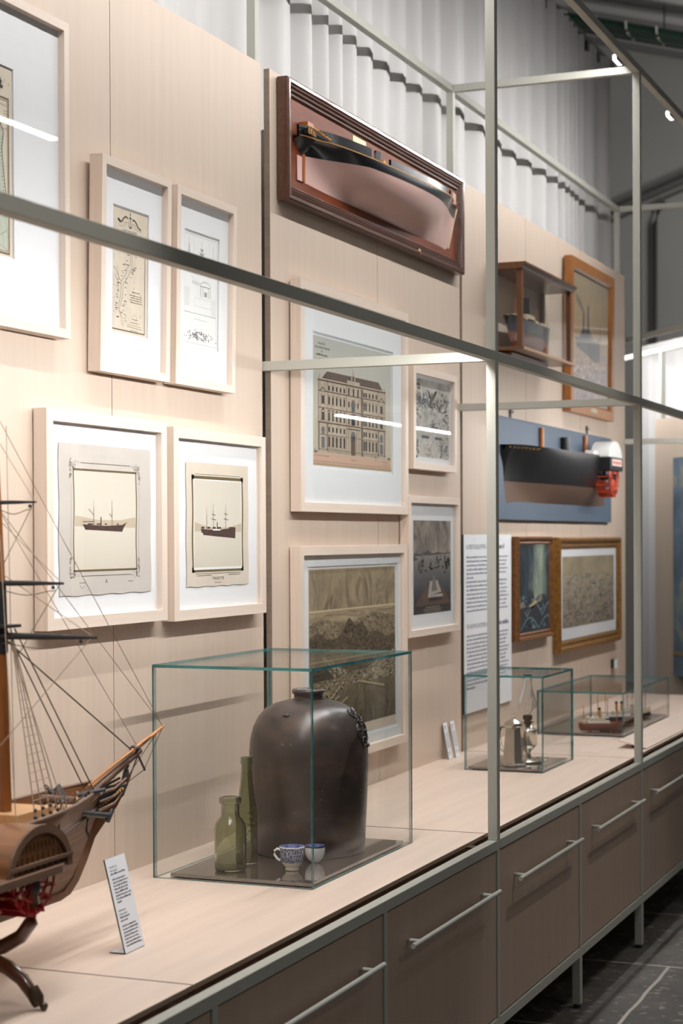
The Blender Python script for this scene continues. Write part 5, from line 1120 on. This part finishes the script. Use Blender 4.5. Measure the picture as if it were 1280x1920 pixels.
# ------------------------------------------------------------------ pewter jug and oil lamp
jg = (0.366, 6.625, ZP); tg = thing('pewter_jug', 'tall eight sided pewter jug with a hinged lid', 'jug', jg)
m = MB(jg)
def octo(prof, c, mat, n=8):
    rows = [[(c[0]+r*math.cos(2*PI*(k+0.5)/n), c[1]+r*math.sin(2*PI*(k+0.5)/n), ZP+h) for k in range(n)] for r, h in prof]
    for i in range(len(rows)-1):
        for k in range(n): m.face([rows[i][k], rows[i][(k+1) % n], rows[i+1][(k+1) % n], rows[i+1][k]], mat)
octo([(0.0, 0.0), (0.048, 0.0), (0.050, 0.005), (0.044, 0.010), (0.043, 0.014), (0.036, 0.09), (0.031, 0.150), (0.034, 0.156), (0.034, 0.160)], jg, 'chrome'); m.build('body', tg, 0.0012)
m = MB(jg); octo([(0.036, 0.160), (0.036, 0.165), (0.026, 0.172), (0.014, 0.180), (0.006, 0.184), (0.0, 0.185)], jg, 'chrome'); m.sphere((jg[0], jg[1], ZP+0.190), 0.006, 'chrome', 10); m.tube([(jg[0], jg[1], ZP+0.19), (jg[0], jg[1], ZP+0.203)], 0.003, 'chrome', 8, r2=0.001); m.build('lid', tg)
m = MB(jg); m.tube([(jg[0]+0.012, jg[1]-0.034, ZP+0.15), (jg[0]+0.018, jg[1]-0.052, ZP+0.153)], 0.010, 'chrome', 10, r2=0.007); m.prism([(jg[0]+0.022, ZP+0.15), (jg[0]+0.050, ZP+0.163), (jg[0]+0.046, ZP+0.155), (jg[0]+0.036, ZP+0.11)], 'y', jg[1]-0.008, jg[1]+0.008, 'chrome'); m.build('spout', tg)
m = MB(jg); m.tube([(jg[0]-0.028, jg[1]+0.012, ZP+0.15), (jg[0]-0.060, jg[1]+0.03, ZP+0.145), (jg[0]-0.068, jg[1]+0.034, ZP+0.10), (jg[0]-0.055, jg[1]+0.028, ZP+0.055), (jg[0]-0.036, jg[1]+0.015, ZP+0.05)], 0.005, 'chrome', 8); m.build('handle', tg)
lp = (0.388, 6.745, ZP); tl = thing('oil_lamp', 'old pewter oil lamp with a tall clear glass chimney', 'lamp', lp)
MAT['burner'] = M('dark_brass', S(72, 60, 48), 0.4, 0.7, amt=0.2, scale=(30, 30, 30))
m = MB(lp); c0 = (lp[0], lp[1], 0)
m.lathe([(0, ZP), (0.056, ZP), (0.060, ZP+0.004), (0.060, ZP+0.010), (0.055, ZP+0.009), (0.018, ZP+0.008), (0.012, ZP+0.016), (0.016, ZP+0.026), (0.010, ZP+0.034), (0.014, ZP+0.044), (0.022, ZP+0.052)], c0, 'chrome', 36, cap=False); m.build('foot', tl)
m = MB(lp); m.lathe([(0.022, ZP+0.052), (0.034, ZP+0.066), (0.038, ZP+0.070), (0.038, ZP+0.122), (0.039, ZP+0.125), (0.033, ZP+0.132), (0.020, ZP+0.142), (0.014, ZP+0.146)], c0, 'chrome', 36, cap=False); m.build('font', tl)
m = MB(lp); m.lathe([(0.014, ZP+0.146), (0.014, ZP+0.154), (0.020, ZP+0.156), (0.012, ZP+0.163), (0.017, ZP+0.168), (0.020, ZP+0.176), (0.018, ZP+0.186), (0.008, ZP+0.188)], c0, 'burner', 24, cap=False); m.tube([(lp[0], lp[1], ZP+0.160), (lp[0]+0.026, lp[1]-0.01, ZP+0.160)], 0.0025, 'burner', 6); m.build('burner', tl)
m = MB(lp); m.tube([(lp[0]+0.055, lp[1]-0.01, ZP+0.006), (lp[0]+0.082, lp[1]-0.016, ZP+0.012), (lp[0]+0.086, lp[1]-0.016, ZP+0.024), (lp[0]+0.064, lp[1]-0.012, ZP+0.030)], 0.004, 'chrome', 8); m.build('handle', tl)
MAT['chimney'] = glassmat('lamp_glass', (0.97, 0.97, 0.97), 0.0, 1.45)
m = MB(lp); m.lathe([(0.017, ZP+0.186), (0.020, ZP+0.193), (0.032, ZP+0.208), (0.0375, ZP+0.224), (0.036, ZP+0.240), (0.027, ZP+0.268), (0.0195, ZP+0.295), (0.0165, ZP+0.325), (0.0170, ZP+0.345), (0.0155, ZP+0.345), (0.0150, ZP+0.325), (0.018, ZP+0.295), (0.0255, ZP+0.268), (0.0345, ZP+0.240), (0.036, ZP+0.224), (0.0305, ZP+0.209), (0.0185, ZP+0.194), (0.0155, ZP+0.187)], c0, 'chimney', 40, cap=False); m.build('chimney', tl)

# ------------------------------------------------------------------ small ship models in the far case
def mini(label, c, L, B, rot, hm, seed, masts, funnels, bottom='hull_redbrown', zs=1.6):
    rnd = random.Random(seed); t = thing('miniature_ship', label, 'ship model', c); t.rotation_euler = (0, 0, rot); t.scale = (1, 1, zs)
    st = [(-L/2, 0.016, 0.026, B*0.35, 1, 1), (-L*0.44, 0.003, 0.025, B*0.8, 1.5, 1.2), (-L*0.2, 0.001, 0.024, B, 3, 1), (L*0.25, 0.001, 0.024, B, 3, 1), (L*0.42, 0.001, 0.027, B*0.5, 1.4, 1), (L/2, 0.004, 0.030, 0.001, 1, 1)]
    Hh = stations(st, 4); wf = lambda q: max(0.1, (0.012-q[1])/(q[2]-q[1]))
    m = MB()
    for s_ in (-1, 1): hull_part(m, Hh, zero, wf, 0, s_, bottom, 4); hull_part(m, Hh, wf, one, 0, s_, hm, 4)
    m.grid([[(-q[3], q[0], q[2]-0.002), (q[3], q[0], q[2]-0.002)] for q in Hh], 'copper_wood', False); m.build('hull', t)
    m = MB(); m.box(-B*0.8, B*0.8, -L*0.30, L*0.22, 0.022, 0.030, 'box_white'); m.box(-B*0.7, B*0.7, -L*0.22, L*0.12, 0.030, 0.038, 'cream'); m.box(-B*0.75, B*0.75, L*0.04, L*0.14, 0.038, 0.048, 'box_white'); m.box(-B*0.6, B*0.6, -L*0.42, -L*0.34, 0.022, 0.032, 'cream'); m.build('deckhouse', t)
    for k in range(8): m = MB(); m.sphere((B*0.8*(1 if k % 2 else -1), -L*0.26+L*0.06*k, 0.040), 0.005, 'box_white', 8, 0.6, 1.6, 0.6); m.build('lifeboat', t)
    for y in funnels: m = MB(); m.tube([(0, L*y, 0.036), (0, L*y-0.002, 0.066)], 0.006, 'gold_paint', 12); m.tube([(0, L*y-0.002, 0.062), (0, L*y-0.002, 0.068)], 0.0062, 'hull_matt', 12); m.build('funnel', t)
    for y, h in masts: m = MB(); m.tube([(0, L*y, 0.024), (0, L*y, h)], 0.0016, 'copper_wood', 6); m.tube([(-0.012, L*y, h*0.72), (0.012, L*y, h*0.72)], 0.0008, 'copper_wood', 5); m.build('mast', t)
    for y in (-L*0.25, L*0.25): m = MB(); m.box(-0.008, 0.008, y-0.003, y+0.003, 0, 0.004, 'copper_wood'); m.build('cradle', t)
mini('small white decked steamship model with red hull, nearest in the low case', (0.385, 7.93, ZP), 0.20, 0.020, R(-62), 'hull_redbrown', 1, ((-0.38, 0.075), (-0.05, 0.105), (0.18, 0.095), (0.4, 0.08)), (0.0,))
mini('small steamship model with dark hull behind the red one in the low case', (0.40, 8.26, ZP), 0.22, 0.022, R(-48), 'hull_matt', 2, ((-0.35, 0.10), (0.3, 0.105)), (-0.08, 0.05))
mini('small pale ship model at the right end of the low case', (0.40, 8.62, ZP), 0.17, 0.016, R(-40), 'cream', 3, ((-0.35, 0.09), (0.0, 0.10), (0.3, 0.09)), (0.12,), 'hull_matt')

# ================================================================== PADDLE STEAMER MODEL (left foreground)
MAT['plank_low'] = M('weathered_planks', S(140, 108, 88), 0.6, amt=0.28, scale=(4, 4, 130), nscale=1.0, detail=4)
MAT['plank_up'] = M('varnished_planks', S(118, 76, 44), 0.4, amt=0.3, scale=(4, 4, 110), nscale=1.0, detail=4, coat=0.3)
MAT['wale'] = M('wale_wood', S(104, 78, 62), 0.45, amt=0.2, scale=(10, 4, 40))
MAT['stem_wood'] = M('stem_wood', S(110, 66, 26), 0.35, amt=0.15, scale=(20, 20, 20), coat=0.4)
MAT['spar_black'] = M('spar_black', (0.014, 0.015, 0.017), 0.45)
MAT['spar_wood'] = M('spar_wood', S(176, 112, 58), 0.4, amt=0.15, scale=(40, 40, 6), nscale=2)
MAT['mast_wood'] = M('mast_wood', S(126, 74, 30), 0.4, amt=0.2, scale=(40, 40, 5), nscale=2, coat=0.2)
MAT['deck_wood'] = M('deck_wood', S(180, 140, 100), 0.55, amt=0.1, scale=(60, 3, 3))
MAT['crimson'] = M('crimson_paint', S(150, 24, 26), 0.45, amt=0.2, scale=(30, 30, 30))
MAT['dull_gold'] = M('dull_gold', S(98, 70, 34), 0.5)
MAT['iron'] = M('dark_iron', (0.03, 0.03, 0.032), 0.5)
MAT['cradle_wood'] = M('cradle_wood', S(94, 48, 20), 0.28, amt=0.25, scale=(12, 12, 12), coat=0.6)
XC = 0.36
oS = (XC, 2.75, 0.766)
tS = thing('paddle_steamer_model', 'wooden paddle steamer model with bowsprit, rigging and red paddle wheel at the left edge', 'ship model', oS)
sh = [(1.95, 1.02, 1.135, 0.045, 1.0, 1.2), (2.05, 0.930, 1.125, 0.075, 0.9, 1.8), (2.25, 0.907, 1.115, 0.098, 1.6, 1.2), (2.55, 0.906, 1.108, 0.108, 2.6, 1.0), (2.85, 0.906, 1.106, 0.108, 2.6, 1.0), (3.05, 0.906, 1.108, 0.100, 2.0, 1.0), (3.18, 0.906, 1.111, 0.086, 1.4, 1.05), (3.28, 0.906, 1.116, 0.066, 1.0, 1.15), (3.335, 0.922, 1.120, 0.050, 0.9, 1.2), (3.375, 0.962, 1.123, 0.036, 0.9, 1.2), (3.415, 1.010, 1.126, 0.022, 0.9, 1.2), (3.45, 1.040, 1.128, 0.009, 0.9, 1.2)]
HS = stations(sh, 6)
w5 = lambda st: max(0.0, min(1, (1.048+0.03*max(0, (st[0]-3.0)/0.45)-st[1])/(st[2]-st[1])))
m = MB(oS)
for s_ in (-1, 1): hull_part(m, HS, zero, w5, XC, s_, 'plank_low', 14)
m.build('lower_hull', tS)
m = MB(oS)
for s_ in (-1, 1): hull_part(m, HS, w5, one, XC, s_, 'plank_up', 8); hull_part(m, [(q[0], q[1], q[2], q[3]*0.94, q[4], q[5]) for q in HS], w5, one, XC, -s_, 'plank_up', 8)
m.build('bulwark', tS)
m = MB(oS); m.grid([[(XC-q[3]*0.9, q[0], q[2]-0.022), (XC+q[3]*0.9, q[0], q[2]-0.022)] for q in HS], 'deck_wood', False); m.build('deck', tS)
for s_, nm in ((-1, 'cap_rail'), (1, 'cap_rail')):
    m = MB(oS); m.tube([(XC+s_*q[3], q[0], q[2]+0.001) for q in HS], 0.0042, 'wale', 8); m.build(nm, tS)
    m = MB(oS); m.tube([(XC+s_*(hull_b(q[3], w5(q), q[4], q[5])+0.001), q[0], q[1]+(q[2]-q[1])*w5(q)) for q in HS], 0.004, 'wale', 6); m.build('wale', tS)
# keel and cutwater
m = MB(oS); m.prism([(2.0, 0.895), (3.27, 0.895), (3.31, 0.902), (3.345, 0.925), (3.38, 0.962), (3.415, 1.008), (3.46, 1.035), (3.513, 1.062), (3.565, 1.105), (3.580, 1.125), (3.572, 1.132), (3.545, 1.112), (3.49, 1.085), (3.44, 1.07), (3.40, 1.03), (3.36, 0.985), (3.32, 0.935), (3.28, 0.912), (2.0, 0.912)], 'x', XC-0.006, XC+0.006, 'stem_wood'); m.build('keel', tS, 0.001)
m = MB(oS)   # beakhead rails
for s_ in (-1, 1):
    for k in range(3): m.tube([(XC+s_*(0.028-0.003*k), 3.40, 1.110-0.020*k), (XC+s_*0.018, 3.48, 1.108-0.016*k), (XC+s_*0.008, 3.55, 1.122-0.010*k)], 0.0032, ('stem_wood', 'wale', 'stem_wood')[k], 6)
    m.prism([(3.40, 1.06), (3.53, 1.085), (3.55, 1.11), (3.40, 1.11)], 'x', XC+s_*0.006, XC+s_*0.014, 'iron')
    for k in range(9): m.sphere((XC+s_*0.0175, 3.415+k*0.013, 1.078+k*0.003), 0.004, 'gold_paint', 6)
m.build('beakhead', tS)
m = MB(oS); m.tube([(XC, 3.560, 1.118), (XC, 3.566, 1.134), (XC, 3.568, 1.142)], [0.008, 0.007, 0.005], 'iron', 10); m.sphere((XC, 3.570, 1.148), 0.006, 'iron', 10); m.build('figurehead', tS)
m = MB(oS); m.tube([(XC, 3.33, 1.080), (XC, 3.42, 1.113), (XC, 3.632, 1.176)], [0.011, 0.011, 0.007], 'wale', 12); m.build('bowsprit', tS)
m = MB(oS); m.tube([(XC, 3.40, 1.120), (XC, 3.62, 1.186), (XC, 3.751, 1.222)], [0.0075, 0.007, 0.003], 'spar_wood', 12); m.tube([(XC, 3.60, 1.180), (XC, 3.608, 1.1824)], 0.0105, 'iron', 12); m.build('jib_boom', tS)
m = MB(oS); m.tube([(XC, 3.618, 1.172), (XC+0.002, 3.652, 1.128)], 0.0028, 'iron', 6); m.build('dolphin_striker', tS)
m = MB(oS)   # anchor on the bow
m.tube([(XC+0.052, 3.275, 1.085), (XC+0.048, 3.405, 1.060)], 0.0065, 'iron', 8); m.tube([(XC+0.05, 3.392, 1.050), (XC+0.05, 3.412, 1.072)], 0.006, 'iron', 8); m.tube([(XC+0.055, 3.30, 1.070), (XC+0.055, 3.293, 1.045), (XC+0.055, 3.305, 1.030)], 0.003, 'iron', 6); m.build('anchor', tS)
m = MB(oS); m.box(XC-0.05, XC+0.05, 3.03, 3.17, 1.088, 1.116, 'deck_wood'); m.build('hatch', tS, 0.002)
rnd = random.Random(4)   # fore deck gear, each piece a part
for s_ in (-1, 1): m = MB(oS); m.tube([(XC+s_*0.03, 3.30, 1.118), (XC+s_*0.075, 3.34, 1.128)], 0.0045, 'iron', 8); m.build('cathead', tS)
m = MB(oS); m.tube([(XC-0.04, 3.27, 1.112), (XC+0.04, 3.27, 1.112)], 0.009, 'wale', 10); m.build('windlass', tS)
for k in range(14): m = MB(oS); m.sphere((XC+rnd.uniform(-0.05, 0.05), rnd.uniform(3.20, 3.40), 1.108+rnd.uniform(0, 0.015)), rnd.uniform(0.003, 0.006), rnd.choice(('iron', 'rope_light', 'wale')), 8); m.build('block', tS)
for k in range(6): m = MB(oS); m.tube([(XC+0.05-0.02*k, 3.22+0.01*k, 1.10), (XC+0.03-0.015*k, 3.25+0.02*k, 1.132)], 0.002, 'iron', 6); m.build('stanchion', tS)
# paddle box, wheel and guard
yp, zp = 2.905, 1.030
def arcp(r, rz, n=18, y=yp, z=zp): return [(y+r*math.cos(PI*k/n), z+rz*math.sin(PI*k/n)) for k in range(n+1)]
m = MB(oS); m.prism(arcp(0.112, 0.092)+[(yp-0.112, zp)], 'x', XC+0.10, XC+0.178, 'plank_up', True); pb = m.build('paddle_box', tS)
m = MB(oS); A_ = arcp(0.114, 0.094); B_ = arcp(0.098, 0.078)
m.grid([[(XC+0.179, y, z_) for y, z_ in A_], [(XC+0.186, y, z_) for y, z_ in A_], [(XC+0.186, y, z_) for y, z_ in B_], [(XC+0.179, y, z_) for y, z_ in B_]], 'wale', False)
m.build('rim', pb)
m = MB(oS)
for r_, zz in ((0.085, 0.0), (0.075, 0.022), (0.055, 0.045)):
    for k in range(9):
        y = yp-r_+2*r_*k/8; m.tube([(XC+0.180, y, zp+zz+0.003), (XC+0.180, y, zp+zz+0.016)], 0.0022, 'dull_gold', 5)
m.box(XC+0.178, XC+0.188, yp-0.11, yp+0.112, zp+0.018, zp+0.025, 'wale'); m.build('carved_panel', pb)
m = MB(oS); zg = 1.022
m.prism([(XC+0.195, yp-0.20), (XC+0.195, yp+0.06), (XC+0.165, yp+0.13), (XC+0.115, yp+0.22), (XC+0.085, yp+0.22), (XC+0.085, yp-0.20)], 'z', zg, zg+0.016, 'wale'); m.build('paddle_guard', tS, 0.001)
m = MB(oS); rw = 0.075; zw = 1.025
for x in (XC+0.118, XC+0.168):
    for r_ in (0.05, 0.074): m.tube([(x, yp+r_*math.cos(2*PI*k/26), zw+r_*math.sin(2*PI*k/26)) for k in range(27)], 0.0026, 'crimson', 6)
for k in range(16):
    a = 2*PI*k/16; c_, s_ = math.cos(a), math.sin(a)
    for x in (XC+0.118, XC+0.168): m.tube([(x, yp, zw), (x, yp+0.075*c_, zw+0.075*s_)], 0.002, 'crimson', 5)
    m.prism([(yp+0.060*c_-0.0015*s_, zw+0.060*s_+0.0015*c_), (yp+0.060*c_+0.0015*s_, zw+0.060*s_-0.0015*c_), (yp+0.080*c_+0.0015*s_, zw+0.080*s_-0.0015*c_), (yp+0.080*c_-0.0015*s_, zw+0.080*s_+0.0015*c_)], 'x', XC+0.114, XC+0.172, 'crimson')
    m.tube([(XC+0.118, yp+0.06*c_, zw+0.06*s_), (XC+0.168, yp+0.074*math.cos(a+0.39), zw+0.074*math.sin(a+0.39))], 0.0018, 'crimson', 5)
m.tube([(XC+0.10, yp, zw), (XC+0.178, yp, zw)], 0.010, 'crimson', 10); m.build('paddle_wheel', tS)
# foremast, yards, rigging
mb, mt = (XC, 3.068, 1.086), (XC, 3.052, 1.50)
m = MB(oS); m.tube([mb, (XC, 3.062, 1.30), mt], [0.0125, 0.0115, 0.010], 'mast_wood', 14); mo = m.build('foremast', tS)
m = MB(oS); m.tube([(XC, 3.056, 1.44), (XC, 3.050, 1.58)], 0.0135, 'spar_black', 12); m.tube([(XC+0.004, 3.058, 1.46), (XC+0.004, 3.050, 1.60), (XC, 3.035, 1.98)], [0.009, 0.008, 0.004], 'mast_wood', 10); m.box(XC-0.035, XC+0.035, 3.03, 3.075, 1.492, 1.498, 'spar_black'); m.build('topmast', tS)
yards = ((1.475, 0.225, 0.0075), (1.582, 0.152, 0.0062), (1.745, 0.092, 0.0045))
for zy, hl_, ry in yards:
    m = MB(oS); yy = 3.058-(zy-1.09)*0.022
    m.tube([(XC-hl_, yy, zy), (XC-hl_*0.5, yy, zy), (XC, yy, zy), (XC+hl_*0.5, yy, zy), (XC+hl_*0.85, yy, zy), (XC+hl_, yy, zy)], [ry*0.4, ry*0.85, ry, ry*0.85, ry*0.55, ry*0.4], 'spar_black', 10)
    for s_ in (-0.84, 0.84): m.sphere((XC+s_*hl_, yy, zy-0.008), 0.004, 'spar_black', 8)
    m.tube([(XC+hl_*(-0.9+1.8*k/16), yy-0.004, zy-0.014-0.010*math.sin(PI*2*k/16)**2) for k in range(17)], 0.0009, 'rope', 5)
    m.build('yard', tS)
def rope(nm, a, b, r, mat='rope', sag=0.0, n=2):
    m = MB(oS); a, b = Vector(a), Vector(b)
    m.tube([a.lerp(b, k/n)-Vector((0, 0, sag*math.sin(PI*k/n))) for k in range(n+1)], r, mat, 5); return m.build(nm, tS)
T1 = (XC, 3.052, 1.50); T2 = (XC, 3.040, 1.74); T3 = (XC, 3.036, 1.93)
rope('stay', (XC+0.006, 3.056, 1.47), (XC, 3.60, 1.178), 0.0017); 
rope('stay', (XC+0.01, 3.058, 1.49), (XC+0.006, 3.375, 1.115), 0.0015); rope('stay', (XC+0.03, 3.058, 1.49), (XC+0.034, 3.365, 1.118), 0.0015)
rope('stay', T2, (XC, 3.748, 1.221), 0.0008, 'rope_light'); rope('stay', T3, (XC, 3.745, 1.221), 0.0008, 'rope_light'); rope('stay', T2, (XC, 3.62, 1.187), 0.0008, 'rope_light')
rope('stay', (XC+0.07, 3.19, 1.118), (XC, 3.70, 1.208), 0.0014); rope('stay', (XC+0.06, 3.24, 1.112), (XC, 3.62, 1.184), 0.0020)
rope('bobstay', (XC, 3.651, 1.128), (XC, 3.745, 1.220), 0.0010); rope('bobstay', (XC, 3.651, 1.129), (XC, 3.565, 1.108), 0.0012); rope('bobstay', (XC, 3.63, 1.176), (XC, 3.565, 1.100), 0.0018); rope('bobstay', (XC, 3.72, 1.213), (XC, 3.565, 1.118), 0.0010)
# shrouds with ratlines, starboard and port
for s_ in (1, -1):
    m = MB(oS); tops = [Vector((XC+s_*0.022, 3.055, 1.49))]*4; bots = [Vector((XC+s_*(0.100-0.004*k), 3.02+0.035*k, 1.112)) for k in range(4)]
    for k, (a, b) in enumerate(zip(tops, bots)): m.tube([a, b], 0.0013, 'rope_light', 5)
    for k in range(3, 20):
        t_ = k/21; m.tube([a.lerp(b, t_) for a, b in zip(tops, bots)], 0.0008, 'rope_light', 4)
    m.build('shrouds', tS)
    m = MB(oS)
    for b in bots: m.sphere(b+Vector((0, 0, 0.004)), 0.0045, 'iron', 8); m.tube([b, b+Vector((s_*0.004, 0, -0.05))], 0.0018, 'iron', 5); m.sphere(b+Vector((0, 0, 0.018)), 0.004, 'iron', 8)
    m.build('deadeyes', tS)
    for zy, hl_, ry in yards:
        yy = 3.058-(zy-1.09)*0.022; rope('lift', (XC, yy, zy+0.13), (XC+s_*hl_*0.95, yy, zy+0.004), 0.0009, 'rope_light')
    rope('brace', (XC+s_*0.214, 3.049, 1.475), (XC+s_*0.03, 2.75, 1.12), 0.0009, 'rope_light'); rope('brace', (XC+s_*0.144, 3.047, 1.582), (XC+s_*0.02, 3.07, 1.42), 0.0009, 'rope_light'); rope('brace', (XC+s_*0.087, 3.044, 1.745), (XC+s_*0.01, 3.05, 1.62), 0.0009, 'rope_light')
    rope('backstay', (XC+s_*0.004, 3.045, 1.70), (XC+s_*0.10, 2.95, 1.112), 0.0010, 'rope_light'); rope('backstay', (XC+s_*0.01, 3.05, 1.50), (XC+s_*0.095, 3.14, 1.112), 0.0010, 'rope_light')
rope('gantline', (XC+0.012, 3.06, 1.90), (XC+0.02, 3.07, 1.12), 0.0008, 'rope_light')
# lyre shaped cradle legs
yl = 2.91
for s_ in (1, -1):
    m = MB(oS); P = lambda x, z_: (XC+s_*(x-XC), yl, z_)
    m.tube([P(0.517, 1.005), P(0.526, 0.972), P(0.518, 0.935), P(0.495, 0.905), P(0.455, 0.882), P(0.40, 0.870), P(0.36, 0.868)], [0.011, 0.013, 0.014, 0.014, 0.015, 0.016, 0.016], 'cradle_wood', 12)
    m.tube([P(0.36, 0.858), P(0.42, 0.855), P(0.465, 0.842), P(0.497, 0.822), P(0.520, 0.795), P(0.530, 0.779)], [0.018, 0.017, 0.015, 0.0135, 0.012, 0.011], 'cradle_wood', 12); lg = m.build('cradle_leg', tS)
    m = MB(oS); m.sphere(P(0.522, 1.004), 0.016, 'iron', 12, 1, 0.9, 1.5); m.build('arm_cap', lg)
    m = MB(oS); m.tube([P(0.518, 0.808), P(0.529, 0.788), P(0.534, 0.7735)], [0.0125, 0.015, 0.010], 'burner', 12); m.sphere(P(0.545, 0.7745), 0.0085, 'burner', 10); m.build('claw_foot', lg)
m = MB(oS)
for y in (2.35, 2.905): m.box(XC-0.03, XC+0.03, y-0.012, y+0.012, 0.855, 0.897, 'cradle_wood')
m.tube([(XC, 2.35, 0.865), (XC, 2.905, 0.865)], 0.012, 'cradle_wood', 10)
for s_ in (-1, 1): m.tube([(XC, 2.35, 0.865), (XC+s_*0.10, 2.35, 0.845), (XC+s_*0.17, 2.35, 0.778)], 0.012, 'cradle_wood', 10)
m.build('cradle_beam', tS)
m = MB(oS); m.tube([(XC, 2.50, 1.08), (XC, 2.48, 1.34)], 0.035, 'spar_black', 20); m.build('funnel', tS)
m = MB(oS); m.tube([(XC, 2.25, 1.08), (XC, 2.22, 1.85)], 0.011, 'mast_wood', 12, r2=0.005); m.build('mainmast', tS)
